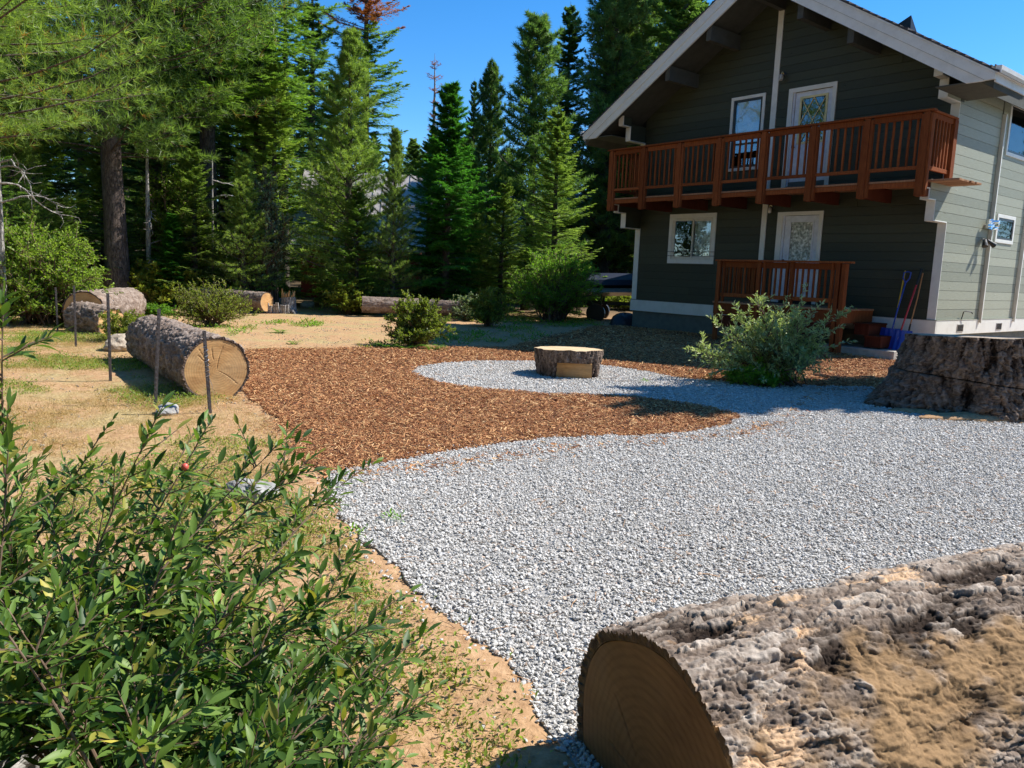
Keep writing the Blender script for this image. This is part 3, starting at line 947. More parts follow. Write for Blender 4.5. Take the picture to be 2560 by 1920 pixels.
# --- roof: eaves wide over the balcony, cut short unseen so the wall is sunlit
roof = mkpart('roof')
VF, VB = -1.28, 11.2
EU = 1.07
VP = 0.30                       # wide eave cut off here, out of view, to light the side wall
dT = 5.35
dS = 4.28 + .36                 # distance of the short eave from the ridge
for sgn, nm in ((1, 'roof_slope'), (-1, 'roof_slope')):
    def U(d): return CX + sgn * d
    for (dE, v0, v1) in ((EU - CX - .03, VF + .05, VP), (dS - .03, VP, VB)):
        poly = [(U(0), 7.78 + .14), (U(dE), 7.78 - .61 * dE + .14), (U(dE), 7.78 - .61 * dE + .43), (U(0), 7.78 + .43)]
        MB().prism(poly, 'y', v0, v1).build(nm, M['darkwood'], roof)
    for (lo, hi, y0, y1) in ((0.0, .205, VF, VF + .045), (.21, .40, VF - .018, VF + .045), (.402, .44, VF - .032, VF + .045)):
        if lo == 0:
            poly = [(U(0.001), 7.78), (U(4.85), 7.78 - .61 * 4.85), (U(5.17), 7.78 - .61 * 4.85 - .004), (U(5.17), 7.78 - .61 * 5.17 + hi), (U(0.001), 7.78 + hi)]
        elif lo < .3:
            poly = [(U(0.001), 7.78 + lo), (U(5.172), 7.78 - .61 * 5.172 + lo), (U(5.172), 4.822), (U(dT), 4.825), (U(dT), 7.78 - .61 * dT + hi), (U(0.001), 7.78 + hi)]
        else:
            poly = [(U(0.001), 7.78 + lo), (U(dT), 7.78 - .61 * dT + lo), (U(dT), 7.78 - .61 * dT + hi), (U(0.001), 7.78 + hi)]
        o = MB().prism(poly, 'y', y0, y1).build('barge_board', M['white'], roof)
        bm_tri(o.data)
    d = 0.0
    while d < 5.38:
        d2 = min(d + 0.16, 5.42)
        z1 = 7.78 - .61 * d2 + .445; z0 = 7.78 - .61 * d + .445
        th = 0.038 + rng.uniform(-.005, .012)
        poly = [(U(d), z0), (U(d2), z1), (U(d2), z1 + th + .012), (U(d), z0 + th * .55)]
        MB().prism(poly, 'y', VF - .045 + rng.uniform(-.012, .012), (VB + .04) if d2 < dS + .1 else VP + .02).build('shingle', M['shingle'], roof)
        d = d2
    for (dd, v0, v1) in ((dT, VF + .047, VP), (dS, VP + .002, VB)):
        zb = 7.78 - .61 * dd
        ux = U(dd)
        x0, x1 = sorted((ux, ux - sgn * .03))
        MB().box(x0, x1, v0, v1, zb + (.27 if dd == dT else .0), zb + .51).build('fascia', M['gutter'] if dd == dT else M['darkwood'], roof)  # short eave's fascia and gutter coloured dark to stand for eave shade
        g0 = zb + .41
        prof = [(ux + sgn * .002, g0 + .13), (ux + sgn * .002, g0), (ux + sgn * .07, g0), (ux + sgn * .095, g0 + .05), (ux + sgn * .10, g0 + .125), (ux + sgn * .085, g0 + .125), (ux + sgn * .08, g0 + .06), (ux + sgn * .06, g0 + .015), (ux + sgn * .02, g0 + .015), (ux + sgn * .02, g0 + .13)]
        o = MB().prism(prof, 'y', v0 - .06 if dd == dT else v0, v1).build('gutter', M['gutter'] if dd == dT else M['darkwood'], roof); bm_tri(o.data)
        if dd == dT:
            MB().box(min(ux + sgn * .003, ux + sgn * .098), max(ux + sgn * .003, ux + sgn * .098), VF - .028, VF - .0205, g0, g0 + .126).build('gutter_cap', M['gutter'], roof)
    MB().box(min(U(4.28), U(5.32)), max(U(4.28), U(5.32)), VF + .05, VP, 4.835, 4.855).build('soffit', M['darkwood'], roof)
    MB().prism([(U(4.285), 4.853), (U(5.318), 4.853), (U(5.318), 7.78 - .61 * 5.32 + .43), (U(4.285), 7.78 - .61 * 4.285 + .43)], 'y', VP - .02, VP - .002).build('eave_cut_end', M['darkwood'], roof)
MB().prism([(CX - .22, 7.78 + .38), (CX, 7.78 + .52), (CX + .22, 7.78 + .38), (CX + .22, 7.78 + .41), (CX, 7.78 + .56), (CX - .22, 7.78 + .41)], 'y', VF - .05, VB).build('ridge_cap', M['shingle'], roof)
for uu in (-6.72, -5.50, CX, -3.06, -1.84):
    z = wsoff(uu) - (.16 if uu != CX else .2)
    MB().box(uu - .07, uu + .07, VF + .07, 0.0, z - .26, z + .10).build('purlin', M['darkwood'], roof)
# small triangular roof vent beyond the right slope
MB().add([(-1.22, -.7, 6.30), (-.84, -.7, 6.06), (-.86, -.7, 6.47), (-.80, -.35, 6.05)], [(0, 1, 2), (1, 3, 2), (0, 2, 3), (0, 3, 1)]).build('roof_vent', M['metal_dark'], roof)

# --- windows and doors
def frame_rect(mb, u0, u1, w0, w1, wd, v0, v1):
    mb.box(u0, u1, v0, v1, w1 - wd, w1); mb.box(u0, u1, v0, v1, w0, w0 + wd)
    mb.box(u0, u0 + wd, v0, v1, w0 + wd, w1 - wd); mb.box(u1 - wd, u1, v0, v1, w0 + wd, w1 - wd)
    return mb
# lower window
wn = mkpart('window')
frame_rect(MB(), -7.31, -5.75, 1.395, 2.74, .105, -.030, .0).build('casing', M['white'], wn, bevel=.003)
frame_rect(MB(), -7.205, -5.855, 1.50, 2.635, .05, -.012, .05).build('frame', M['vinyl'], wn, bevel=.003)
frame_rect(MB(), -7.155, -6.50, 1.55, 2.585, .035, -.004, .03).build('sash', M['vinyl'], wn)
frame_rect(MB(), -6.55, -5.905, 1.551, 2.584, .045, .031, .048).build('sash', M['vinyl'], wn)
MB().box(-7.12, -6.535, .012, .016, 1.585, 2.55).build('pane', M['darkpane'], wn)
MB().box(-6.505, -5.95, .036, .040, 1.596, 2.539).build('pane', M['pane'], wn)
MB().box(-6.49, -5.93, .075, .08, 1.55, 2.585).build('curtain', M['foil'], wn)
MB().box(-7.2, -6.50, .10, .105, 1.5, 2.63).build('dark_interior', M['room'], wn)
for w_ in (1.60, 1.71):
    MB().box(-7.36, -5.70, -.062, -.056, w_, w_ + .012).build('security_bar', M['metal_dark'], wn)
# upper window
wn = mkpart('window')
frame_rect(MB(), -5.55, -4.56, 3.77, 5.605, .075, -.030, .0).build('casing', M['white'], wn, bevel=.003)
frame_rect(MB(), -5.475, -4.635, 3.845, 5.53, .055, -.012, .05).build('frame', M['frame_black'], wn, bevel=.003)
MB().box(-5.42, -4.69, .0, .045, 4.41, 4.46).build('mullion', M['frame_black'], wn)
MB().box(-5.42, -4.69, .012, .016, 4.46, 5.475).build('pane', M['pane'], wn)
MB().box(-5.42, -4.69, .012, .016, 3.90, 4.41).build('pane', M['darkpane'], wn)
MB().box(-5.42, -4.69, .07, .075, 4.40, 5.53).build('blind', M['blind'], wn)
MB().box(-5.46, -4.65, .115, .12, 3.85, 4.42).build('dark_interior', M['room'], wn)
# side windows
for (v0, v1, w0, w1, fm) in ((2.655, 3.775, 2.09, 2.735, 'w'), (2.655, 4.25, 4.04, 5.2, 'w')):
    wn = mkpart('window')
    mb = MB(); wd = .08
    mb.box(0, .028, v0, v1, w1 - wd, w1); mb.box(0, .028, v0, v1, w0, w0 + wd); mb.box(0, .028, v0, v0 + wd, w0 + wd, w1 - wd); mb.box(0, .028, v1 - wd, v1, w0 + wd, w1 - wd)
    mb.build('casing', M['white'], wn, bevel=.003)
    mb = MB(); a0, a1, b0, b1 = v0 + wd, v1 - wd, w0 + wd, w1 - wd; wd = .05
    mb.box(-.006, .016, a0, a1, b1 - wd, b1); mb.box(-.006, .016, a0, a1, b0, b0 + wd); mb.box(-.006, .016, a0, a0 + wd, b0 + wd, b1 - wd); mb.box(-.006, .016, a1 - wd, a1, b0 + wd, b1 - wd)
    mb.build('frame', M['frame_black'], wn)
    MB().box(.002, .005, a0 + wd, a1 - wd, b0 + wd, b1 - wd).build('pane', M['darkpane'], wn)
    MB().box(-.0075, -.006, a0 + .01, a1 - .01, b0 + .01, b1 - .01).build('blind', M['blind'] if w0 < 3 else M['room'], wn)
# lower door
dr = mkpart('lower_door')
mb = MB(); mb.box(-3.94, -3.80, -.032, .0, .50, 2.60); mb.box(-2.84, -2.745, -.032, .0, .50, 2.60); mb.box(-3.94, -2.745, -.032, .0, 2.60, 2.69)
mb.build('casing', M['white'], dr, bevel=.003)
MB().box(-3.80, -3.755, -.002, .11, .50, 2.60).build('jamb', M['door'], dr)
frame_rect(MB(), -3.752, -2.842, .56, 2.597, .15, .03, .07).build('door_panel', M['door'], dr, bevel=.003)
MB().box(-3.602, -2.992, .032, .068, .71, 1.30).build('door_panel', M['door'], dr)
frame_rect(MB(), -3.615, -2.98, 1.30, 2.475, .035, .016, .03).build('glass_frame', M['door'], dr)
MB().box(-3.60, -2.99, .045, .05, 1.30, 2.47).build('pane', M['etched'], dr)
mb = MB()
for x in (-3.52, -3.09): mb.box(x - .006, x + .006, .038, .0449, 1.33, 2.44)
for z in (1.42, 2.37): mb.box(-3.58, -3.01, .0385, .0447, z - .006, z + .006)
mb.build('leading', M['vent'], dr)
MB().lathe([(.0, -.05), (.03, -.045), (.034, -.02), (.014, 0), (.014, .03)], -3.69, 0.0, 1.52, 10, 'y').build('handle', M['metal_dark'], dr)
mb = MB()
for x in (-3.56, -3.24): frame_rect(mb, x, x + .26, .76, 1.24, .02, .024, .0319)
mb.build('panel_moulding', M['door'], dr)
# upper door
dr = mkpart('upper_door')
mb = MB(); mb.box(-3.92, -3.80, -.032, .0, 3.19, 5.49); mb.box(-2.80, -2.70, -.032, .0, 3.19, 5.49); mb.box(-3.92, -2.70, -.032, .0, 5.49, 5.59)
mb.build('casing', M['white'], dr, bevel=.003)
MB().box(-3.80, -3.76, -.002, .11, 3.3, 5.49).build('jamb', M['door'], dr)
frame_rect(MB(), -3.755, -2.795, 3.40, 5.487, .13, .03, .07).build('door_panel', M['door'], dr, bevel=.003)
MB().box(-3.625, -2.925, .032, .068, 3.53, 4.28).build('door_panel', M['door'], dr)
MB().box(-3.80, -2.80, .0, .12, 3.19, 3.395).build('threshold', M['foundation'], dr)
frame_rect(MB(), -3.63, -2.92, 4.28, 5.375, .05, .012, .03).build('glass_frame', M['brass'], dr)
MB().box(-3.60, -2.95, .045, .05, 4.30, 5.36).build('pane', M['darkpane'], dr)
MB().box(-3.62, -2.93, .10, .105, 4.27, 5.38).build('dark_interior', M['room'], dr)
mb = MB()
gx0, gx1, gz0, gz1 = -3.58, -2.97, 4.33, 5.325
def seg(p, q):
    mb.tube([(p[0], .033, p[1]), (q[0], .033, q[1])], .012, 4)
n = 2; dx = (gx1 - gx0) / n; dz = dx * 1.72
for kk in range(-4, 6):
    for sg in (1, -1):
        # clipped diagonal lines
        x_a = gx0; z_a = gz1 - kk * dz * 0.5 * 2
        pts_ = []
        for tt in np.linspace(0, 1, 61):
            x = gx0 + (gx1 - gx0) * tt
            z = z_a + sg * (x - gx0) / dx * dz
            if gz0 <= z <= gz1: pts_.append((x, z))
        if len(pts_) > 2: seg(pts_[0], pts_[-1])
mb.build('lattice', M['brass'], dr)
MB().lathe([(.0, -.06), (.03, -.05), (.034, -.02), (.014, 0), (.014, .03)], -3.69, 0.0, 4.22, 10, 'y').build('handle', M['metal_dark'], dr)
# wall lamps
for (u, w0) in ((-4.10, 5.93), (-4.12, 2.80)):
    lp = mkpart('wall_lamp')
    MB().lathe([(.055, 0), (.06, -.02), (.03, -.035)], u, -.001, w0 + .03, 14, 'y').build('backplate', M['metal_dark'], lp)
    MB().tube([(u, -.03, w0 + .04), (u, -.09, w0 + .07), (u, -.13, w0 + .03)], .013, 8).build('arm', M['brass'], lp)
    MB().lathe([(.03, .03), (.045, .02), (.055, -.06), (.05, -.10), (.02, -.12)], u, -.13, w0 - .02, 12).build('shade', M['lampglass'], lp, smooth=False)

# --- balcony
bal = mkpart('balcony')
PV = -1.24
def bbox(name, x0, x1, y0, y1, z0, z1, m=None, bev=.004): return MB().box(x0, x1, y0, y1, z0, z1).build(name, m or M['redwood'], bal, bevel=bev)
postu = [-8.47, -7.32, -6.12, -4.91, -3.68, -2.45, -1.25, -0.07]
for u in postu:
    bbox('post', u - .055, u + .055, PV - .045, PV + .045, 2.78, 4.40)
    bbox('post', u - .108, u - .058, PV - .02, PV + .07, 2.80, 4.37)
    bbox('post', u + .058, u + .108, PV - .02, PV + .07, 2.80, 4.37)
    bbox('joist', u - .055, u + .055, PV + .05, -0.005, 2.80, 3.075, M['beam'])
bbox('top_rail', -8.60, 0.07, PV - .06, PV + .08, 4.405, 4.445)
for a, b in zip(postu[:-1], postu[1:]):
    bbox('upper_rail', a + .11, b - .11, PV + .0, PV + .045, 4.285, 4.40)
    bbox('lower_rail', a + .11, b - .11, PV + .0, PV + .045, 3.315, 3.385)
bal_me = None
def baluster(x, y, rail=bal):
    global bal_me
    if bal_me is None:
        o = MB().box(-.019, .019, -.019, .019, 3.386, 4.30).build('baluster', M['redwood'], rail); bal_me = o.data
        o.location = (x, y, 0)
    else:
        o = obj('baluster', bal_me, rail, (x, y, 0))
    return o
for a, b in zip(postu[:-1], postu[1:]):
    for i in range(6):
        baluster(a + .11 + (b - a - .22) * (i + .6) / 6.2 + rng.uniform(-.006, .006), PV + .066)
for sx in (1, -1):
    ux = -0.03 if sx == 1 else W0 + .05
    bbox('side_rail', ux - .02, ux + .025, PV + .085, -.20, 4.30, 4.40)
    bbox('side_cap', ux - .05, ux + .06, PV + .081, -.04, 4.4055, 4.444)
    bbox('side_rail', ux - .02, ux + .025, PV + .085, -.20, 3.31, 3.39)
    bbox('side_post', ux - .05, ux + .06, -.195, -.03, 3.15, 4.40)
    for i in range(6): baluster(ux + .003, PV + .19 + i * .145)
# deck boards
v = -1.19
while v < -0.05:
    right = 0.56 + rng.uniform(-.02, .02) if v > -1.16 else -0.01
    left = W0 - (.25 if v > -1.1 else .02)
    z = rng.uniform(-.002, .002)
    wtop = 3.158
    if v < -1.15: bbox('deck_board', W0 + .02, -0.02, v - .012, v + .128, 3.085 + z, 3.125 + z, M['deck'])
    else: bbox('deck_board', left, right, v, v + .128, 3.085 + z, 3.125 + z, M['deck'])
    v += 0.137
bbox('rim_board', W0 + .02, -.01, -1.190, -1.150, 2.98, 3.080, M['redwood'])

# --- entry porch
po = mkpart('porch')
def pbox(name, x0, x1, y0, y1, z0, z1, m=None, bev=.004): return MB().box(x0, x1, y0, y1, z0, z1).build(name, m or M['redwood'], po, bevel=bev)
PF = -1.5
UL, UR = -4.46, -1.34
for i in range(11):
    y = PF - .03 + i * .135
    pbox('deck_board', UL - .12, UR + .04, y, y + .128, .44, .48, M['deck'])
pbox('rim_board', UL - .10, UR + .02, PF - .01, PF + .035, .17, .438)
pbox('rim_board', UL - .10, UL - .055, PF + .037, -.04, .17, .438)
pbox('rim_board', UR - .03, UR + .015, PF + .037, -.04, .17, .438)
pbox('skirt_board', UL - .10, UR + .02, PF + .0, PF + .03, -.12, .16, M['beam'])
for u in (UL, -3.36, -2.52, UR - .10):
    pbox('post', u - .045, u + .045, PF - .05, PF + .04, -.45, 1.44)
for u in (UL + .13, -3.36 + .13, -2.52 - .13, UR - .24):
    pbox('post', u - .025, u + .025, PF - .02, PF + .05, .42, 1.44)
pbox('post', UR - .02, UR + .07, PF - .05, PF + .09, -.45, 1.43)
pbox('post', UL - .045, UL + .045, -.12, -.04, .48, 1.44)
pbox('top_rail', UL - .09, UR + .20, PF - .08, PF + .07, 1.442, 1.482)
pbox('top_rail', UL - .085, UL + .06, PF + .072, -.03, 1.441, 1.481)
pbox('upper_rail', UL + .05, UR - .05, PF - .0, PF + .04, 1.30, 1.435)
pbox('lower_rail', UL + .05, UR - .05, PF - .0, PF + .04, .60, .69)
pbox('side_rail', UL - .02, UL + .02, PF + .05, -.12, 1.32, 1.43)
pbox('side_rail', UL - .02, UL + .02, PF + .05, -.12, .60, .68)
pb = MB().box(-.019, .019, -.019, .019, .60, 1.40).build('baluster', M['redwood'], po); pb.location = (UL + .27, PF + .062, 0)
us_ = [UL + .27 + i * .135 for i in range(1, 21)]
for u in us_:
    if u < UR - .2 and abs(u + 3.36) > .08: obj('baluster', pb.data, po, (u, PF + .062, 0))
for i in range(8): obj('baluster', pb.data, po, (UL, PF + .18 + i * .145, 0))
# steps down to the right
for i, (x0, x1, z) in enumerate(((-1.28, -.93, .19), (-1.02, -.64, -.06))):
    yo = -.01 * i
    for k in range(3): pbox('tread', x0 + k * .175, min(x0 + k * .175 + .168, x1), -.98 + yo, -.14 + yo, z - .04, z, M['beam'])
    pbox('riser', x1 - .035, x1 - .005, -.96 + yo, -.16 + yo, z - .25, z - .041, M['beam'])
    pbox('stringer', x0 + .02, x1 - .04, -.96 + yo, -.92 + yo, z - .25, z - .041, M['beam'])

# --- floodlight with a crumpled foil shade on the side wall
fl = mkpart('floodlight')
import bmesh
mb = MB()
nv, nw = 9, 6
V = []; F = []
for i in range(nv + 1):
    for j in range(nw + 1):
        V.append((.12 + rng.uniform(-.012, .012) + .05 * math.sin(i * .9), 1.90 + i * .055, 2.34 + j * .036 + rng.uniform(-.008, .008)))
for i in range(nv):
    for j in range(nw):
        a = i * (nw + 1) + j
        F.append((a, a + 1, a + nw + 2, a + nw + 1))
k = len(V)
V2 = [(x - .05 + rng.uniform(-.01, .01), y, z) for x, y, z in V]
F2 = [tuple(q + k for q in f_[::-1]) for f_ in F]
def edge(idx): return [(idx[i], idx[i + 1], idx[i + 1] + k, idx[i] + k) for i in range(len(idx) - 1)]
e_ = edge([j for j in range(nw + 1)]) + edge([nv * (nw + 1) + j for j in range(nw + 1)]) + edge([i * (nw + 1) for i in range(nv + 1)]) + edge([i * (nw + 1) + nw for i in range(nv + 1)])
mb.add(V + V2, F + F2 + e_)
mb.build('foil_shade', M['chrome'], fl)
MB().tube([(0.005, 1.98, 2.42), (.08, 1.98, 2.42)], .03, 10).build('arm', M['vent'], fl)
MB().tube([(0.005, 1.93, 2.12), (.07, 1.92, 2.10), (.12, 1.90, 2.02)], .02, 8).build('arm', M['metal_dark'], fl)
MB().tube([(.10, 1.86, 2.10), (.13, 1.80, 2.02), (.15, 1.77, 1.95)], [.035, .05, .065], 12).build('lamp_head', M['metal_dark'], fl)
MB().tube([(.10, 1.98, 2.10), (.17, 2.08, 2.03), (.20, 2.14, 1.99)], [.03, .045, .062], 12).build('lamp_head', M['metal_dark'], fl)
MB().tube([(.2025, 2.1435, 1.988), (.206, 2.15, 1.985)], [.058, .05], 12).build('lens', M['vinyl'], fl)
MB().lathe([(.055, 0), (.055, .02), (.03, .03)], 0.02, 1.94, 2.10, 12).build('backplate', M['vent'], fl)

# ------------------------------------------------------------------ helper: house frame to world
ca, sa = math.cos(HA), math.sin(HA)
def HW(u, v, w_): return (HO[0] + u * ca + v * sa, HO[1] - u * sa + v * ca, HO[2] + w_)

# concrete slab at the foot of the steps
sl_ = MB().box(-1.95, -.28, -1.12, -.10, -.62, -.335).build('concrete_slab', M['concrete'], None, bevel=.008)
sl_.location = HO; sl_.rotation_euler = (0, 0, -HA)
tag(sl_, 'pale concrete slab at the foot of the wooden steps', 'slab')

# ------------------------------------------------------------------ tools leaning by the corner
def place_house(o, u, v, w_):
    o.location = HW(u, v, w_); o.rotation_euler = (0, 0, -HA)
def blade(mb, wd, ht, curve):
    n = 8; m_ = 5
    V = []
    for j in range(m_ + 1):
        for i in range(n + 1):
            x = -wd / 2 + wd * i / n
            t_ = j / m_
            narrow = 1 - .12 * t_ ** 3
            y = -curve * (1 - (2 * i / n - 1) ** 2) * .5 - .10 * (1 - t_) ** 2 + .012 * (i % 2)
            V.append((x * narrow, y, ht * t_))
    F = []
    for j in range(m_):
        for i in range(n):
            a = j * (n + 1) + i; F.append((a, a + 1, a + n + 2, a + n + 1))
    k = len(V)
    V2 = [(x, y + .008, z) for x, y, z in V]
    F2 = [tuple(q + k for q in f_[::-1]) for f_ in F]
    ring = [i for i in range(n + 1)] + [(j + 1) * (n + 1) + n for j in range(m_)] + [m_ * (n + 1) + n - 1 - i for i in range(n)] + [(m_ - 1 - j) * (n + 1) for j in range(m_)]
    F3 = [(ring[i], ring[i] + k, ring[(i + 1) % len(ring)] + k, ring[(i + 1) % len(ring)]) for i in range(len(ring))]
    return mb.add(V + V2, F + F2 + F3)
# blue snow shovel with D grip
t = empty('snow_shovel'); place_house(t, -.70, -.42, -.335)
tag(t, 'blue snow shovel with D grip and wide blue blade, leaning on the green wall', 'snow shovel', 'shovels and brushes by the house corner')
b_ = MB(); blade(b_, .50, .44, .10); b_.build('blade', M['blue'], t)
MB().tube([(0.0, -.03, .25), (.03, .10, .80), (.07, .27, 1.42)], .016, 8).build('handle', M['blue'], t)
MB().tube([(.07, .27, 1.42), (.0, .285, 1.52), (.005, .30, 1.64), (.075, .31, 1.66), (.145, .30, 1.64), (.14, .285, 1.52), (.07, .27, 1.42)], .015, 6).build('grip', M['blue'], t)
# blue shovel with red pole
t = empty('snow_shovel'); place_house(t, -.43, -.50, -.335)
tag(t, 'blue-bladed snow shovel with a red pole, the rightmost blade on the slab', 'snow shovel', 'shovels and brushes by the house corner')
b_ = MB(); blade(b_, .46, .42, .09); b_.build('blade', M['blue'], t)
MB().tube([(-.07, -.06, .10), (-.045, -.02, .32)], .016, 8).build('ferrule', M['paintedgrey'], t)
MB().tube([(-.045, -.02, .32), (.0, .12, .80), (.05, .30, 1.38)], .019, 8).build('handle', M['red'], t)
MB().tube([(.05, .30, 1.38), (.085, .40, 1.72)], [.025, .032], 8).build('grip', M['metal_dark'], t)
MB().box(-.17, .17, -.115, -.095, 0.0, .02).build('wear_strip', M['red'], t)
# yellow pole
t = empty('snow_rake_pole'); place_house(t, -.72, -.25, -.335)
tag(t, 'slim pole with bright yellow grip and grey shaft against the green wall', 'pole', 'shovels and brushes by the house corner')
MB().tube([(.0, -.06, 0.0), (.01, .03, .88)], .009, 8).build('shaft', M['paintedgrey'], t)
MB().tube([(.01, .03, .88), (.015, .19, 1.68)], .015, 8).build('grip', M['yellow'], t)
# wooden handled tool
t = empty('wooden_shovel'); place_house(t, -.36, -.22, -.335)
tag(t, 'tool with a bare wooden handle and dark socket, behind the red pole', 'shovel', 'shovels and brushes by the house corner')
MB().tube([(-.045, -.06, .32), (-.035, -.02, .55)], [.022, .018], 8).build('socket', M['metal_dark'], t)
MB().tube([(-.035, -.02, .55), (.0, .09, 1.1), (.03, .15, 1.64)], .015, 8).build('handle', M['lightwood'], t)
MB().add([(-.14, -.10, .02), (.04, -.10, .02), (.05, -.06, .32), (-.14, -.06, .32), (-.14, -.09, .02), (.04, -.09, .02), (.05, -.05, .32), (-.14, -.05, .32)], [(0, 1, 2, 3), (4, 7, 6, 5), (0, 4, 5, 1), (1, 5, 6, 2), (2, 6, 7, 3), (3, 7, 4, 0)]).build('blade', M['metal_dark'], t)

# dark tarp heap at the far corner of the house
def heap(name, cx, cy, rx, ry, h, mat, label, cat, seed=1, base=0.0):
    n = 22
    V = []; F = []
    for j in range(7):
        for i in range(n):
            th = 2 * math.pi * i / n; t_ = j / 6
            rr = math.cos(t_ * math.pi / 2) ** .7 * (1 + .22 * math.sin(th * 3 + seed) + .12 * math.sin(th * 7 + seed * 2 + j))
            V.append((cx + rx * rr * math.cos(th), cy + ry * rr * math.sin(th), base + h * math.sin(t_ * math.pi / 2) * (1 + .1 * math.sin(th * 5))))
    for j in range(6):
        for i in range(n):
            F.append((j * n + i, j * n + (i + 1) % n, (j + 1) * n + (i + 1) % n, (j + 1) * n + i))
    o = mesh_np(name, V, F, mat, smooth=True)
    return tag(obj(name, o), label, cat)
c_ = HW(-8.9, .1, 0)
heap('tarp', c_[0], c_[1], .5, .4, .42, M['tarp'], 'crumpled black tarp heaped at the far front corner of the house', 'tarp', 2, .02)

# ------------------------------------------------------------------ logs and stumps
def log_mesh(L, r0, r1, nth, nl, amp, seed, cell=(.07, .22), sag=0.02, soil=None, mat=None, squash=1.0, dents=0.0):
    """bark surface of a log lying along +x, centre line at z=0"""
    th = np.linspace(0, 2 * np.pi, nth, endpoint=False)
    xs = np.linspace(0, L, nl)
    TH, X = np.meshgrid(th, xs)
    TH = TH.ravel(); X = X.ravel()
    t = X / L
    r = r0 + (r1 - r0) * t
    P = np.stack([X, r * np.cos(TH), r * np.sin(TH)], 1)
    big = (fbm(P * 1.6, 3, seed) - .5) * .14 * r0
    P2 = P / np.array([cell[1], cell[0], cell[0]])
    wob = np.stack([fbm(P * 7, 3, seed + 3), fbm(P * 7, 3, seed + 4), fbm(P * 7, 3, seed + 5)], 1) - .5
    wob2 = np.stack([fbm(P * 26, 2, seed + 13), fbm(P * 26, 2, seed + 14), fbm(P * 26, 2, seed + 15)], 1) - .5
    d1, d2, id1 = worley(P2 + wob * 1.3 + wob2 * .55, seed, True)
    e1, e2, id2 = worley(P2 * np.array([1.7, 2.3, 2.3]) + wob * 2.5 + wob2 * 1.3, seed + 40, True)
    crack = np.clip((d2 - d1) / .13, 0, 1)
    crack2 = np.clip((e2 - e1) / .16, 0, 1)
    rough = fbm(P * np.array([24, 60, 60]), 3, seed + 7)
    fine = fbm(P * np.array([80, 140, 140]), 2, seed + 8)
    big2 = fbm(P * np.array([3, 7, 7]), 3, seed + 51)
    pits = np.clip((fbm(P * np.array([9, 14, 14]), 3, seed + 61) - .60) * 9, 0, 1)
    h = .16 + id1 * .40 + id2 * .24 + crack * .24 + crack2 * .12 + (rough - .5) * .42 + (fine - .5) * .26 + (big2 - .5) * .35 - pits * .35
    h = np.clip(h, -.4, 1.3)
    plate = id1 * .55 + id2 * .45
    sm = np.zeros(len(X))
    if soil is not None:
        sm = soil(X, TH, P)
        h = h * (1 - .62 * sm) + sm * (.50 + (fbm(P * 7, 4, seed + 11) - .5) * .9 + (fbm(P * np.array([30, 75, 75]), 3, 9) - .5) * .42)
    if dents:
        dd = fbm(P * np.array([1.6, 3.4, 3.4]), 3, seed + 20)
        h = h - np.clip((dd - .60) * 14, 0, 1) * dents
    rr = r + big + amp * (h - .5)
    V = np.stack([X, rr * np.cos(TH) * squash, rr * np.sin(TH)], 1)
    idx = np.arange(nth * nl).reshape(nl, nth)
    a = idx[:-1]; b = idx[1:]
    F = np.stack([a.ravel(), np.roll(a, -1, 1).ravel(), np.roll(b, -1, 1).ravel(), b.ravel()], 1)
    me = mesh_np('bark', V, F, mat, {'var': np.clip(h, 0, 1), 'soil': sm, 'plate': plate}, smooth=False)
    return me, V.reshape(nl, nth, 3)

def smooth_outline(ring, inset):
    cy, cz = ring[:, 1].mean(), ring[:, 2].mean()
    n = len(ring); rr = np.hypot(ring[:, 1] - cy, ring[:, 2] - cz)
    k = max(5, n // 14); ker = np.hanning(2 * k + 1); ker /= ker.sum()
    rs = np.convolve(np.concatenate([rr[-k:], rr, rr[:k]]), ker, 'valid') * inset
    a = np.arctan2(ring[:, 2] - cz, ring[:, 1] - cy)
    return cy, cz, rs * np.cos(a), rs * np.sin(a), rs

def cap_mesh(ring, inset, x, mat, seed=0, cracks=True, ragged=0.0, name='cut_face'):
    """cut face inside the bark ring, with saw relief and radial splits"""
    n = len(ring)
    cy, cz, dy, dz, rs = smooth_outline(ring, inset)
    K = 26
    V = []
    a = np.arctan2(dz, dy)
    rr_ = np.random.default_rng(seed)
    ca2 = rr_.uniform(-np.pi, np.pi, 5); cl = rr_.uniform(.35, .8, 5); cs = rr_.uniform(0, .35, 5)
    sgn = 1 if x < .1 else -1
    for k in range(K):
        s_ = 1 - k / K
        yy = cy + dy * s_; zz = cz + dz * s_
        P = np.stack([yy * 0 + x, yy, zz], 1)
        rel = (fbm(np.stack([yy * 4, zz * 9, yy * 0 + seed], 1), 3, seed) - .5) * (.010 + ragged)
        for c0, l0, s0 in zip(ca2, cl, cs):
            da = np.abs((a - c0 - (s_ - .5) * .25 + np.pi) % (2 * np.pi) - np.pi) * s_ * rs.mean()
            rel = rel + np.clip(1 - da / .006, 0, 1) * .008 * (1 if s0 < s_ < s0 + l0 else 0)
        P[:, 0] += rel * sgn
        V.append(P)
    V = np.concatenate(V + [np.array([[x, cy, cz]])])
    F = []
    for k in range(K - 1):
        for i in range(n):
            F.append((k * n + i, k * n + (i + 1) % n, (k + 1) * n + (i + 1) % n, (k + 1) * n + i))
    for i in range(n): F.append(((K - 1) * n + i, (K - 1) * n + (i + 1) % n, K * n))
    return mesh_np(name, V, F, mat, smooth=ragged == 0)

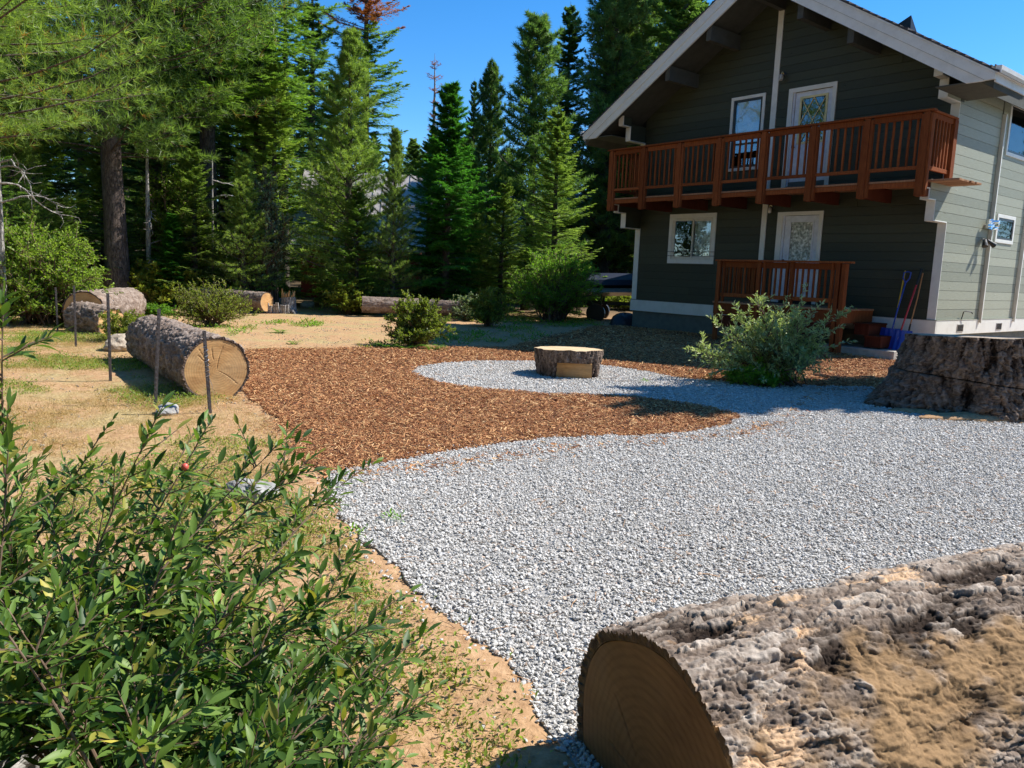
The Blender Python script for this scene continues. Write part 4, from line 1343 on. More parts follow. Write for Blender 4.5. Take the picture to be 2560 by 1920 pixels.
def ring_mesh(ring, inset, x, mat):
    """the thickness of the bark seen end-on"""
    n = len(ring); cy, cz, dy, dz, rs = smooth_outline(ring, inset)
    A = ring.copy(); B = ring.copy(); B[:, 0] = x; B[:, 1] = cy + dy * 1.004; B[:, 2] = cz + dz * 1.004
    M_ = (A + B) / 2; M_[:, 0] += (fbm(A * 60, 2, 5) - .5) * .02
    return mesh_np('bark_edge', np.concatenate([A, M_, B]), [(j * n + i, j * n + (i + 1) % n, (j + 1) * n + (i + 1) % n, (j + 1) * n + i) for j in range(2) for i in range(n)], mat, {'var': np.full(3 * n, .35), 'soil': np.zeros(3 * n), 'plate': np.full(3 * n, .2)})

def make_log(name, label, cat, P0, P1, r0, r1, nth, nl, amp, seed, mat, cutmat, group=None, rollx=0.0, **kw):
    a = Vector(P0); b = Vector(P1); L = (b - a).length
    root = empty(name, P0)
    root.rotation_mode = 'QUATERNION'
    q = (b - a).to_track_quat('X', 'Z')
    root.rotation_quaternion = q
    tag(root, label, cat, group)
    ragged = kw.pop('ragged', 0.0)
    me, G = log_mesh(L, r0, r1, nth, nl, amp, seed, mat=mat, **kw)
    obj('bark', me, root)
    obj('cut_face', cap_mesh(G[0], .93, 0.008, cutmat, seed, ragged=ragged), root)
    obj('bark_edge', ring_mesh(G[0], .93, 0.006, mat), root)
    obj('cut_face', cap_mesh(G[-1], .93, L - .008, cutmat, seed + 5, ragged=ragged), root)
    obj('bark_edge', ring_mesh(G[-1], .93, L - .006, mat), root)
    return root

def soilmask(X, TH, P):
    # dry dirt caked on the near upper face of the log
    up_ = P[:, 2]; 
    ang = (TH + np.pi) % (2 * np.pi) - np.pi
    n_ = (fbm(P * 3.2, 4, 77) - .5)
    n2 = (fbm(P * 11, 3, 79) - .5)
    d = ((X - .50) / .42) ** 2 + ((ang + -2.42) / .50) ** 2
    d2 = ((X - 1.02) / .36) ** 2 + ((ang + -2.20) / .24) ** 2
    return np.clip((1.0 - np.minimum(d, d2) + n_ * 2.6 + n2 * 1.8) * 1.7, 0, 1)
# foreground log: near end face at left, running right and slightly away
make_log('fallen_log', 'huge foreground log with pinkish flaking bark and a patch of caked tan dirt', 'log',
         (0.435, 2.03, .14), (3.5, 3.2, .24), .47, .495, 760, 1080, .036, 11, M['biglog'], M['cut_shaded'], cell=(.036, .135), soil=soilmask, dents=.75)

LG = 'logs lying around the yard'
make_log('fallen_log', 'large cut log with pale sawn end facing the mulch, beside the steel posts', 'log', (-3.45, 9.0, .31), (-5.75, 12.3, .31), .375, .37, 200, 300, .050, 21, M['log'], M['cut'], LG, cell=(.07, .13))
make_log('fallen_log', 'thick log with sawn tan end behind the leftmost steel posts', 'log', (-9.25, 16.7, .36), (-9.9, 20.0, .36), .44, .42, 110, 110, .05, 31, M['log'], M['cut'], LG, cell=(.08, .15))
make_log('log_chunk', 'short jagged log chunk in front of the thick rear log', 'log', (-8.15, 15.75, .22), (-9.15, 16.35, .26), .30, .34, 90, 60, .07, 36, M['log'], M['cut'], LG, cell=(.08, .15), ragged=.10)
make_log('fallen_log', 'long log with a knot lying at the foot of the big pine', 'log', (-12.3, 25.4, .36), (-9.4, 25.0, .40), .30, .28, 90, 120, .04, 41, M['log'], M['cut'], LG, cell=(.08, .3))
make_log('fallen_log', 'log ending in a shadowed cut beside the splintered stump', 'log', (-9.15, 24.6, .38), (-7.60, 23.9, .36), .29, .29, 90, 90, .04, 43, M['log'], M['cut'], LG, cell=(.08, .3))
make_log('fallen_log', 'rear log with a split orange broken end left of the round shrub', 'log', (-4.75, 24.2, .38), (-3.05, 24.6, .36), .25, .24, 80, 90, .035, 45, M['log'], M['cut'], LG, cell=(.08, .3), ragged=.16)
make_log('fallen_log', 'rear log right of the round shrub, near the small grey bush', 'log', (-2.65, 24.6, .36), (-1.50, 24.2, .36), .22, .22, 80, 70, .03, 47, M['log'], M['cut'], LG, cell=(.08, .3))

def upright(name, label, cat, cx, cy, prof, nth, nz, amp, seed, mat, cutmat, top_r_in=.93, flare=None, tilt=0.0, cell=(.075, .2), sawline=None, group=None, notch=None):
    """standing stump; prof: list of (z, r)"""
    root = empty(name, (cx, cy, 0)); tag(root, label, cat, group)
    zz = np.linspace(prof[0][0], prof[-1][0], nz)
    rr = np.interp(zz, [p[0] for p in prof], [p[1] for p in prof])
    th = np.linspace(0, 2 * np.pi, nth, endpoint=False)
    TH, Z = np.meshgrid(th, zz); RR = np.repeat(rr[:, None], nth, 1).ravel()
    TH = TH.ravel(); Z = Z.ravel()
    H = prof[-1][0]
    lob = (np.cos(TH * 5 + seed) * .5 + np.cos(TH * 8 + 1.3 * seed) * .35 + np.cos(TH * 13 + seed) * .25)
    fl_ = np.clip(1 - Z / (H * .8), 0, 1) ** 1.6
    RR = RR * (1 + lob * (.02 + .06 * fl_))
    if flare is not None: RR = RR + flare(TH, Z)
    P = np.stack([RR * np.cos(TH), RR * np.sin(TH), Z], 1)
    wob = np.stack([fbm(P * 4, 2, seed + 3), fbm(P * 4, 2, seed + 4), fbm(P * 4, 2, seed + 5)], 1) - .5
    P2 = P / np.array([cell[0], cell[0], cell[1]])
    d1, d2, id1 = worley(P2 + wob * 2.2, seed, True)
    wob2 = np.stack([fbm(P * 22, 2, seed + 13), fbm(P * 22, 2, seed + 14), fbm(P * 22, 2, seed + 15)], 1) - .5
    e1, e2, id2 = worley(P2 * 2.2 + wob2 * 2.4, seed + 21, True)
    ridge = 1 - np.abs(fbm(np.stack([np.cos(TH) * RR / .16, np.sin(TH) * RR / .16, Z * 1.1], 1), 3, seed + 2) * 2 - 1) * 2.4
    rough = fbm(P * np.array([40, 40, 16]), 4, seed + 7)
    h = ridge * .62 + id1 * .32 + id2 * .22 + np.clip((d2 - d1) / .15, 0, 1) * .14 + (rough - .5) * .7 - .25
    if sawline is not None:
        dist = np.abs(Z - sawline(P))
        h = h - np.clip(1 - dist / .007, 0, 1) * .9 * (P[:, 1] < .3) * (fbm(P * 2.5, 2, 4) > .42)
    rad = RR + amp * (h - .5)
    V = np.stack([rad * np.cos(TH), rad * np.sin(TH), Z], 1)
    if notch:
        mk = (V[:, 0] > notch[0]) & (V[:, 0] < notch[1]) & (Z < notch[2]) & (V[:, 1] < notch[3])
        V[mk, 1] = notch[3]
    V[:, 2] += tilt * V[:, 1] * (Z / H) + (fbm(np.stack([TH * 3, TH * 0, TH * 0 + 1], 1), 2, seed) - .5) * .03 * (Z / H)
    idx = np.arange(nth * nz).reshape(nz, nth)
    a = idx[:-1]; b = idx[1:]
    F = np.stack([a.ravel(), np.roll(a, -1, 1).ravel(), np.roll(b, -1, 1).ravel(), b.ravel()], 1)
    obj('bark', mesh_np('bark', V, F, mat, {'var': np.clip(h, 0, 1), 'soil': np.zeros(len(V)), 'plate': id1 * .5 + id2 * .5}, smooth=False), root)
    ring = V[-nth:]
    K = 12; Vt = []
    c = np.array([ring[:, 0].mean(), ring[:, 1].mean(), ring[:, 2].mean()])
    for k in range(K):
        s_ = (1 - k / K)
        Q = c + (ring - c) * s_ * (.999 if k == 0 else .97)
        Q[:, 2] = c[2] + tilt * (Q[:, 1] - c[1]) + (fbm(np.stack([Q[:, 0] * 4, Q[:, 1] * 12, Q[:, 0] * 0], 1), 3, seed) - .5) * .012 + (0.0 if k == 0 else .006)
        if k == 0: Q[:, 2] = ring[:, 2]
        Vt.append(Q)
    Vt = np.concatenate(Vt + [c[None] + np.array([[0, 0, .005]])])
    F = [(k * nth + i, k * nth + (i + 1) % nth, (k + 1) * nth + (i + 1) % nth, (k + 1) * nth + i) for k in range(K - 1) for i in range(nth)]
    F += [((K - 1) * nth + i, (K - 1) * nth + (i + 1) % nth, K * nth) for i in range(nth)]
    obj('cut_top', mesh_np('cut_top', Vt, F, cutmat), root)
    return root
M['oldtop'] = mat_cut('weathered_stump_top', (0.34, 0.26, 0.18), (0.46, 0.37, 0.27), (0.20, 0.14, 0.10))
M['pittop'] = mat_cut('pale_stump_top', (0.62, 0.45, 0.25), (0.76, 0.60, 0.38), (0.50, 0.33, 0.17))
pit = upright('sawn_stump', 'low sawn stump with square notch of bare wood, centred on the round gravel patch', 'stump', .87, 12.15,
              [(-.02, .485), (.1, .50), (.3, .525), (.42, .535)], 360, 110, .048, 3, M['stumpbark'], M['pittop'], tilt=-.035, cell=(.045, .15), notch=(-.20, .33, .235, -.385))
# the flat sawn notch facing the yard
nb_ = MB().box(-.205, .335, -.43, -.375, -.01, .238)
o = nb_.build('notch_face', mat_cut('notch_wood', (0.50, 0.25, 0.08), (0.64, 0.38, 0.15), (0.30, 0.10, 0.03)), pit)

def fl_r(TH, Z):
    left = np.exp(-((((TH - np.pi * 1.02) + np.pi) % (2 * np.pi) - np.pi) / .55) ** 2)
    fr = np.exp(-((((TH - np.pi * 1.42) + np.pi) % (2 * np.pi) - np.pi) / .25) ** 2)
    s_ = np.clip(1 - Z / .8, 0, 1) ** 1.5
    return left * .42 * s_ + fr * .16 * s_
upright('tree_stump', 'massive dark ridged stump with a flat sawn top at the edge of the gravel', 'stump', 6.33, 10.45,
        [(-.04, 1.16), (.12, 1.10), (.35, 1.04), (.7, .995), (.955, .97)], 620, 210, .10, 8, M['stumpbark'], M['oldtop'], flare=fl_r, cell=(.06, .20), tilt=-.05,
        sawline=lambda P: .47 - .10 * (P[:, 0] + 1.0))

# ------------------------------------------------------------------ steel fence posts
PG = 'steel T posts in a line beside the logs'
def tpost(x, y, h, lx, ly, label, wire=False):
    root = empty('steel_post', (x, y, 0), R(25)); root.rotation_euler = (ly, lx, R(25))
    tag(root, label, 'post', PG)
    mb = MB(); mb.box(-.018, .018, -.003, .003, -.2, h); mb.box(-.003, .003, .003, .028, -.2, h)
    mb.build('stake', M['post'], root)
    st = MB()
    k = .12
    while k < h - .03: st.box(-.007, .007, -.0105, -.003, k, k + .018); k += .055
    st.build('studs', M['post'], root)
    if wire:
        pts_ = []
        for i in range(40): pts_.append((.026 * math.cos(i * 1.1), .012 + .026 * math.sin(i * 1.1), h * .42 + i * .009))
        MB().tube(pts_, .003, 4).build('wire', M['wire'], root)
        MB().tube([(.02, 0, h * .42), (.04, -.01, .3), (.05, .02, .1), (.12, .06, .0)], .003, 4).build('wire', M['wire'], root)
    return root
tpost(-3.13, 7.95, .87, -.05, .0, 'steel post nearest the camera with wire wound round it, before the log end', True)
tpost(-3.88, 8.34, 1.05, .06, 0, 'tall rusty post crossing in front of the large log')
tpost(-5.12, 9.79, 1.12, 0.005, 0, 'third post from the right, left of the large log')
tpost(-7.57, 13.37, 1.06, .01, 0, 'thin post in front of the thick rear log')
tpost(-9.47, 16.08, .90, 0.0, 0, 'farthest thin post beside the leafy bushes')

# ------------------------------------------------------------------ rocks
def rock(name, x, y, rx, ry, rz, mat, label, seed, group=None, z=0):
    bm = bmesh.new(); bmesh.ops.create_icosphere(bm, subdivisions=4, radius=1.0)
    me = bpy.data.meshes.new(name); bm.to_mesh(me); bm.free()
    V = np.array([v.co[:] for v in me.vertices])
    n_ = fbm(V * 1.3 + seed, 4, seed)
    d1, d2 = worley(V * 1.2 + seed, seed)
    V = V * (0.8 + .35 * (n_ - .5) * 2 + .12 * d1)[:, None] * np.array([rx, ry, rz])
    me.vertices.foreach_set('co', V.astype(np.float32).ravel()); me.materials.append(mat)
    o = obj(name, me, None, (x, y, z + rz * .35), (0, 0, seed))
    return tag(o, label, 'rock', group)
rock('boulder', -6.65, 13.1, .34, .25, .22, M['rock'], 'tan angular boulder in dry grass left of the large log', 4)
rock('rock', -3.55, 7.9, .18, .13, .08, M['greyrock'], 'small grey rock in the grass at the foot of the tall rusty post', 5)
rock('rock', -1.75, 5.15, .19, .15, .10, M['greyrock'], 'pale grey stone half hidden behind the foreground bush', 6)
rock('rock', -1.55, 2.15, .22, .18, .16, M['greyrock'], 'whitish stone at the lower left behind bush leaves', 7)
rock('boulder', -8.35, 27.3, .50, .40, .34, M['greyrock'], 'rounded grey boulder on the rise behind the rear logs', 8)
rock('rock', -7.4, 27.8, .3, .25, .2, M['rock'], 'smaller tan stone right of the grey boulder', 9)

# splintered old stump and bleached slabs beside it
root = empty('splintered_stump', (-7.15, 24.6, 0)); tag(root, 'splintered tan stump top with bleached roots, by the yellow-green shrub', 'stump')
mb = MB(); mb.tube([(0, 0, -.05), (.02, 0, .25), (0, .02, .48)], [.30, .22, .24], 14); mb.build('trunk', M['deadwood'], root)
mb = MB()
for i in range(14):
    a_ = i * .45; mb.tube([(.16 * math.cos(a_), .16 * math.sin(a_), .42), (.2 * math.cos(a_ + .2), .2 * math.sin(a_ + .2), .55 + .22 * rng.random())], [.05, .012], 5)
mb.build('splinters', M['cut'], root)
for i, a_ in enumerate((3.6, 4.4, 5.3, 2.9)):
    MB().tube([(0.1 * math.cos(a_), .1 * math.sin(a_), .2), (.4 * math.cos(a_), .4 * math.sin(a_), .08), (.7 * math.cos(a_), .7 * math.sin(a_), 0)], [.1, .06, .02], 7).build('root', M['deadwood'], root)
sb = empty('wood_slab', (-7.75, 24.1, 0)); tag(sb, 'bleached split wood slabs on edge between the log and the splintered stump', 'wood slabs')
for i in range(7):
    o = MB().box(0, .085 + rng.uniform(0, .03), 0, .05, 0, .30 + rng.uniform(-.06, .06)).build('slab', M['deadwood'], sb, bevel=.006)
    o.location = (.10 + i * .1, -.12 + rng.uniform(-.03, .03), 0); o.rotation_euler = (rng.uniform(-.2, .1), rng.uniform(-.08, .08), 0)

# ------------------------------------------------------------------ vegetation
def tri_blades(c, d, s_, l, w_):
    """thin triangles: base centre c, direction d, side s_, length l, width w_"""
    n = len(c)
    V = np.empty((n, 3, 3), np.float32)
    V[:, 0] = c - s_ * (w_ / 2)[:, None]; V[:, 1] = c + s_ * (w_ / 2)[:, None]; V[:, 2] = c + d * l[:, None]
    return V
def nrm(a): return a / (np.linalg.norm(a, axis=-1, keepdims=True) + 1e-9)
def rvec(n, r_): 
    v = r_.normal(0, 1, (n, 3)); return nrm(v)

def tube_np(paths, radii, sides=4):
    """many tubes: paths (n,k,3), radii (n,k)"""
    n, k, _ = paths.shape
    d = np.gradient(paths, axis=1); d = nrm(d)
    ref = np.where(np.abs(d[..., 2:3]) > .9, np.array([1., 0, 0]), np.array([0, 0, 1.]))
    a = nrm(np.cross(d, ref)); b = np.cross(d, a)
    th = np.linspace(0, 2 * np.pi, sides, endpoint=False)
    V = paths[:, :, None] + radii[:, :, None, None] * (a[:, :, None] * np.cos(th)[None, None, :, None] + b[:, :, None] * np.sin(th)[None, None, :, None])
    idx = np.arange(n * k * sides).reshape(n, k, sides)
    p = idx[:, :-1]; q = idx[:, 1:]
    F = np.stack([p, np.roll(p, -1, 2), np.roll(q, -1, 2), q], -1).reshape(-1, 4)
    return V.reshape(-1, 3), F

def conifer(seed, H, Rad, base, kind='fir', B=130, T=16, K=20, blade=.09, bw=.022, trunk_r=None, lean=0.0, gaps=0.0, wide=None, shape=.85):
    """returns (trunk mesh data, crown tris, var)"""
    r_ = np.random.default_rng(seed)
    trunk_r = trunk_r or H * .016 + .03
    # trunk
    k = 14
    tz = np.linspace(-.2, H, k)
    tx = np.cumsum(r_.normal(0, .012, k)) * H * .12; ty = np.cumsum(r_.normal(0, .012, k)) * H * .12
    tr = trunk_r * (1 - np.linspace(0, 1, k)) ** .85 + .008
    tr[0] *= 1.35; tr[1] *= 1.04
    tp = np.stack([tx, ty, tz], 1)
    TV, TF = tube_np(tp[None], tr[None], 12)
    # branches
    u = (np.arange(B) + r_.random(B) * .9) / B
    z = base + (H * .985 - base) * u ** .92
    if kind in ('fir', 'fir2'):        # whorls
        nw = max(6, int(B / 6)); z = base + (H * .985 - base) * (np.floor(u * nw) + r_.random(B) * .35) / nw
    az = np.arange(B) * 2.39996 + r_.random(B) * .8
    t = np.clip((z - base) / (H - base), 0, 1)
    L = Rad * (1 - t) ** shape * (.72 + .38 * r_.random(B)) + .10
    L *= np.clip(.62 + t * 3.2, 0, 1)
    if gaps: L *= np.where(r_.random(B) < gaps, .45, 1.0)
    L *= .55 + .80 * vnoise(np.stack([np.cos(az) * 1.3 + 5, np.sin(az) * 1.3 + 5, z * .75 + seed], 1), seed)
    L *= r_.choice([.55, .85, 1.0, 1.12], B, p=[.15, .25, .4, .2])
    if wide is not None: L *= wide(az)
    S_ = 5
    s_ = np.linspace(0, 1, S_)
    if kind == 'pine': rise, sag = r_.uniform(.05, .35, B) + .5 * t, r_.uniform(.0, .25, B)
    elif kind == 'cedar': rise, sag = r_.uniform(-.05, .15, B) + .5 * t, r_.uniform(.1, .35, B) * (1 - t)
    else: rise, sag = r_.uniform(-.05, .10, B) + .55 * t, r_.uniform(.12, .40, B) * (1 - t * .8)
    dirh = np.stack([np.cos(az), np.sin(az), az * 0], 1)
    org = np.stack([np.interp(z, tz, tx), np.interp(z, tz, ty), z], 1)
    bp = org[:, None] + dirh[:, None] * (L[:, None] * s_)[..., None]
    bp[..., 2] += L[:, None] * (rise[:, None] * s_ - sag[:, None] * s_ ** 2 + (.16 if kind != 'cedar' else .05) * s_ ** 4)
    br = np.minimum(np.interp(z, tz, tr), .16)[:, None] * .20 * (1 - s_ * .85)[None] + .003
    BV, BF = tube_np(bp, br, 3)
    # twigs
    ts = .14 + .86 * (np.arange(T) + .5) / T
    tt = np.clip(np.repeat(ts[None], B, 0) + r_.normal(0, .02, (B, T)), .08, 1.0)
    x = tt * (S_ - 1); i0 = np.clip(np.floor(x).astype(int), 0, S_ - 2); f_ = x - i0
    bi = np.arange(B)[:, None]
    to = bp[bi, i0] * (1 - f_)[..., None] + bp[bi, i0 + 1] * f_[..., None]
    bd = nrm(bp[bi, i0 + 1] - bp[bi, i0])
    sidev = nrm(np.cross(bd, np.array([0, 0, 1.])))
    sg = np.where(np.arange(T) % 2 == 0, 1.0, -1.0)[None, :, None]
    tl = L[:, None] * .46 * (1.08 - tt) ** .75 * r_.uniform(.7, 1.15, (B, T)) + .05
    last = tt > .93
    tdir = nrm(sidev * sg * .95 + bd * (.55 + .5 * tt)[..., None] + r_.normal(0, .12, (B, T, 3)) + np.array([0, 0, .10 if kind == 'pine' else -.05]))
    tdir = np.where(last[..., None], bd, tdir)
    to = to.reshape(-1, 3); tdir = tdir.reshape(-1, 3); tl = tl.ravel()
    n = len(to)
    tv = r_.random(n)
    # twig stems as thin tris
    up_ = np.array([0, 0, 1.])
    tside = nrm(np.cross(tdir, up_))
    out = []; var = []
    if kind == 'pine':
        # tufts of long needles along the outer half of each twig
        NT = 3
        for q in range(NT):
            c0 = to + tdir * (tl * (.45 + .55 * q / (NT - 1)))[:, None]
            for k2 in range(K // NT):
                d = nrm(tdir * .75 + rvec(n, r_) * .95 + up_ * .25)
                sd = nrm(np.cross(d, rvec(n, r_)))
                out.append(tri_blades(c0 + r_.normal(0, .012, (n, 3)), d, sd, blade * r_.uniform(.8, 1.5, n), np.full(n, bw)))
                var.append(np.clip(tv * .75 + r_.random(n) * .3, 0, 1))
    else:
        KK = K // 2
        for k2 in range(KK):
            s0 = (k2 + .4) / KK
            c0 = to + tdir * (tl * s0)[:, None]
            c0[:, 2] -= tl * .16 * s0 ** 2
            for sgn in (1, -1):
                if kind == 'cedar':
                    d = nrm(tdir * .9 + tside * sgn * .75 + r_.normal(0, .28, (n, 3)) + up_ * -.15)
                    ln = blade * 1.25 * (1.15 - s0 * .6)
                else:
                    d = nrm(tdir * .65 + tside * sgn * .95 + r_.normal(0, .15, (n, 3)) + up_ * .12)
                    ln = blade * (1.2 - s0 * .5)
                sd = nrm(np.cross(d, up_ + r_.normal(0, .35, (n, 3))))
                out.append(tri_blades(c0, d, sd, ln * r_.uniform(.8, 1.25, n), np.full(n, bw)))
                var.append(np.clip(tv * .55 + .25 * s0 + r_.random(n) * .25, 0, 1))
    # tip of each twig and the leader
    tris = np.concatenate(out).reshape(-1, 3); v = np.repeat(np.concatenate(var), 3)
    return (TV, TF), (BV, BF), tris, v

def tris_mesh(name, V, mat, var):
    F = np.arange(len(V)).reshape(-1, 3)
    return mesh_np(name, V, F, mat, {'var': var})

TREES = {}
def proto(key, seed, H, Rad, base, needle, barkm, **kw):
    (TV, TF), (BV, BF), tr_, v = conifer(seed, H, Rad, base, **kw)
    TREES[key] = (mesh_np('trunk', TV, TF, barkm, smooth=True), mesh_np('branches', BV, BF, barkm), tris_mesh('needles', tr_, needle, v), H)

def plant_tree(key, x, y, H, label, name='fir_tree', cat='tree', rz=None, sx=1.0, group=None):
    tm, bm_, nm, H0 = TREES[key]
    r0 = empty(name, (x, y, float(gz(x, y)) - .02), rng.random() * 6.28 if rz is None else rz)
    s_ = H / H0
    r0.scale = (s_ * sx, s_ * sx, s_)
    tag(r0, label, cat, group)
    obj('trunk', tm, r0); obj('branches', bm_, r0); obj('crown', nm, r0)
    return r0

TG = 'conifers standing beyond the yard'
proto('light', 101, 9.2, 2.0, .5, M['needle_light'], M['bark'], kind='pine', B=190, T=16, K=27, blade=.12, bw=.018)
proto('fir', 102, 7.0, 1.95, .15, M['needle_fir'], M['barkdark'], kind='fir', B=180, T=22, K=22, blade=.085, bw=.026)
proto('firlight', 103, 7.0, 1.95, .25, M['needle_light'], M['barkdark'], kind='fir', B=170, T=22, K=22, blade=.09, bw=.025)
proto('cedar', 104, 7.7, 1.9, .3, M['needle_cedar'], M['bark'], kind='cedar', B=190, T=22, K=20, blade=.14, bw=.030)
proto('dark', 105, 10.5, 2.3, .4, M['needle_blue'], M['barkdark'], kind='fir', B=200, T=20, K=18, blade=.13, bw=.038, gaps=.1)
proto('darkpine', 106, 10.5, 2.1, .8, M['needle_blue'], M['barkdark'], kind='pine', B=170, T=15, K=27, blade=.16, bw=.026, gaps=.1, shape=.7)
proto('tall', 107, 18.0, 3.1, 1.5, M['needle_pine'], M['barkdark'], kind='pine', B=230, T=16, K=27, blade=.20, bw=.034, gaps=.2, shape=.6)
proto('tallfir', 108, 18.0, 3.2, .6, M['needle_blue'], M['barkdark'], kind='fir', B=240, T=22, K=18, blade=.19, bw=.055, gaps=.15, shape=.75)
proto('sparse', 109, 18.0, 2.1, 5.0, M['needle_fir'], M['barkdark'], kind='fir', B=110, T=14, K=18, blade=.13, bw=.035, gaps=.35, shape=.55)

# the trees one can tell apart beyond the yard
plant_tree('light', -5.75, 27.0, 9.3, 'tall light green pine with a thin pointed top, before the grey metal roof', 'pine_tree', group=TG)
plant_tree('fir', -5.15, 25.4, 4.1, 'small dark green fir in front of the red cabin wall', group=TG)
plant_tree('light', -4.05, 25.8, 6.0, 'slender light green young pine right of the small dark fir', 'pine_tree', group=TG, sx=.72)
plant_tree('cedar', -2.45, 27.0, 7.7, 'vivid deep green cedar with sprays down to the rear log', 'cedar_tree', group=TG)
plant_tree('darkpine', -1.2, 31.0, 9.2, 'dark narrow pine with an open candelabra top right of the cedar', 'pine_tree', group=TG, sx=.75)
plant_tree('tallfir', -2.35, 40.0, 10.6, 'narrow distant fir top peeking between the cedar and the dark pine', group=TG, sx=.6)
plant_tree('darkpine', .45, 30.0, 10.7, 'broad dark pine with upswept arms against the sky', 'pine_tree', group=TG, sx=1.1)
plant_tree('firlight', 1.25, 26.6, 6.9, 'layered fir with bright green tips behind the big willow bush', group=TG, sx=1.0)
plant_tree('tallfir', 2.2, 38.0, 13.6, 'tall dark fir behind the layered fir', group=TG)
plant_tree('tall', 4.0, 36.0, 16.4, 'tall pale green pine rising left of the roof edge', 'pine_tree', group=TG, sx=1.05)
plant_tree('tallfir', 7.6, 40.0, 18.5, 'big dark fir directly behind the left roof slope', group=TG, sx=1.15)
plant_tree('tallfir', 6.0, 48.0, 18.5, 'distant fir between the pale pine and the roof', group=TG)
plant_tree('tall', 5.2, 44.0, 17.0, 'thin pale pine close behind the roof edge', 'pine_tree', group=TG, sx=.8)

plant_tree('fir', -3.3, 29.5, 6.2, 'full fir filling the gap between the slender pine and the cedar', group=TG, sx=1.1)
plant_tree('light', -1.75, 29.0, 5.6, 'bushy young pine just right of the cedar', 'pine_tree', group=TG, sx=1.1)
plant_tree('firlight', -6.9, 29.2, 6.6, 'light green fir left of the tall thin-topped pine', group=TG, sx=.8)
plant_tree('firlight', -.55, 27.5, 4.6, 'low layered fir between the cedar and the broad dark pine', group=TG, sx=1.1)
plant_tree('fir', -2.6, 43.0, 9.2, 'distant full fir closing the gap above the second cabin', group=TG, sx=1.3)
plant_tree('fir', -4.7, 44.0, 8.8, 'distant full fir above the roof of the first cabin', group=TG, sx=1.3)
plant_tree('light', -14.9, 23.2, 6.8, 'light green pine filling the space left of the big pine trunk', 'pine_tree', group=TG, sx=1.1)
plant_tree('firlight', -10.6, 25.9, 5.2, 'bright young fir between the two dark trunks', group=TG, sx=1.1)
plant_tree('light', -8.9, 25.6, 5.0, 'light green young pine beside the splintered stump', 'pine_tree', group=TG, sx=1.1)

# tall conifer with a dead red top
(TV, TF), (BV, BF), tr_, v = conifer(120, 19.2, 2.7, 6.0, kind='fir', B=170, T=20, K=20, blade=.18, bw=.05, gaps=.2, shape=.42)
r0 = empty('fir_tree', (-8.75, 45.0, float(gz(-8.75, 45)))); tag(r0, 'very tall conifer with a dead rust-red top above green branches', 'tree', TG)
hz = tr_.reshape(-1, 3, 3)[:, 0, 2]
obj('trunk', mesh_np('trunk', TV, TF, M['barkdark'], smooth=True), r0); obj('branches', mesh_np('branches', BV, BF, M['barkdark']), r0)
T3 = tr_.reshape(-1, 3, 3); v3 = v.reshape(-1, 3)
top = hz > 13.9
obj('crown', tris_mesh('crown', T3[~top].reshape(-1, 3), M['needle_fir'], v3[~top].ravel()), r0)
keep = top & (rng.random(len(top)) < .75)
o = obj('crown', tris_mesh('crown', T3[keep].reshape(-1, 3), M['needle_dead'], v3[keep].ravel()), r0); o['label'] = 'dead rust-red top'
# bare snag
(TV, TF), (BV, BF), tr_, v = conifer(121, 13.6, .8, 6.0, kind='fir', B=60, T=5, K=6, blade=.2, bw=.03, gaps=.4, shape=.5)
r0 = empty('dead_tree', (-5.5, 50.0, float(gz(-5.5, 50)))); tag(r0, 'thin bare dead snag with reddish twigs against the sky', 'dead tree')
obj('trunk', mesh_np('trunk', TV, TF, M['deadwood'], smooth=True), r0); obj('branches', mesh_np('branches', BV, BF, M['deadwood']), r0)
obj('crown', tris_mesh('crown', tr_, M['needle_dead'], v), r0)

# left side: big pine and its neighbours
def wide_r(az): return 1.0 + .12 * np.cos(az)
def bigtree(name, label, x, y, seed, H, Rad, base, needle, barkm, tr_r, **kw):
    (TV, TF), (BV, BF), t3, v = conifer(seed, H, Rad, base, trunk_r=tr_r, **kw)
    r0 = empty(name, (x, y, float(gz(x, y)))); tag(r0, label, 'tree', 'tall trees at the left')
    obj('trunk', mesh_np('trunk', TV, TF, barkm, smooth=True), r0); obj('branches', mesh_np('branches', BV, BF, barkm), r0)
    obj('crown', tris_mesh('crown', t3, needle, v), r0)
    return r0
bigtree('pine_tree', 'big pine with thick grey trunk and wide shaggy crown at the left', -12.75, 25.0, 201, 20, 6.6, 4.6, M['needle_pine'], M['bark'], .36, kind='pine', B=330, T=26, K=33, blade=.22, bw=.024, shape=.35)
bigtree('pine_tree', 'near pine whose boughs hang into the upper left corner', -10.9, 14.5, 202, 13, 3.9, 3.2, M['needle_pine'], M['bark'], .22, kind='pine', B=200, T=26, K=36, blade=.17, bw=.013, shape=.3)
bigtree('fir_tree', 'dark trunked fir right of the big pine', -11.0, 28.0, 203, 19, 3.0, 6.4, M['needle_fir'], M['barkdark'], .34, kind='fir', B=220, T=22, K=20, blade=.16, bw=.040, shape=.4, gaps=.15)
bigtree('fir_tree', 'second dark trunked fir, third large trunk from the left', -9.9, 30.0, 204, 19, 2.8, 6.0, M['needle_fir'], M['barkdark'], .30, kind='fir', B=220, T=22, K=20, blade=.16, bw=.040, shape=.4, gaps=.15)
LG2 = 'conifers filling the left of the yard'
plant_tree('sparse', -9.0, 30.5, 13.5, 'thin-crowned fir at the right end of the left trees, beside the sky', group=LG2, sx=.85)
plant_tree('firlight', -8.9, 28.8, 8.6, 'light green fir right of the two dark trunks', group=LG2, sx=.9)
plant_tree('fir', -15.5, 24.5, 10.5, 'tall green fir left of the big pine trunk', group=LG2, sx=.95)
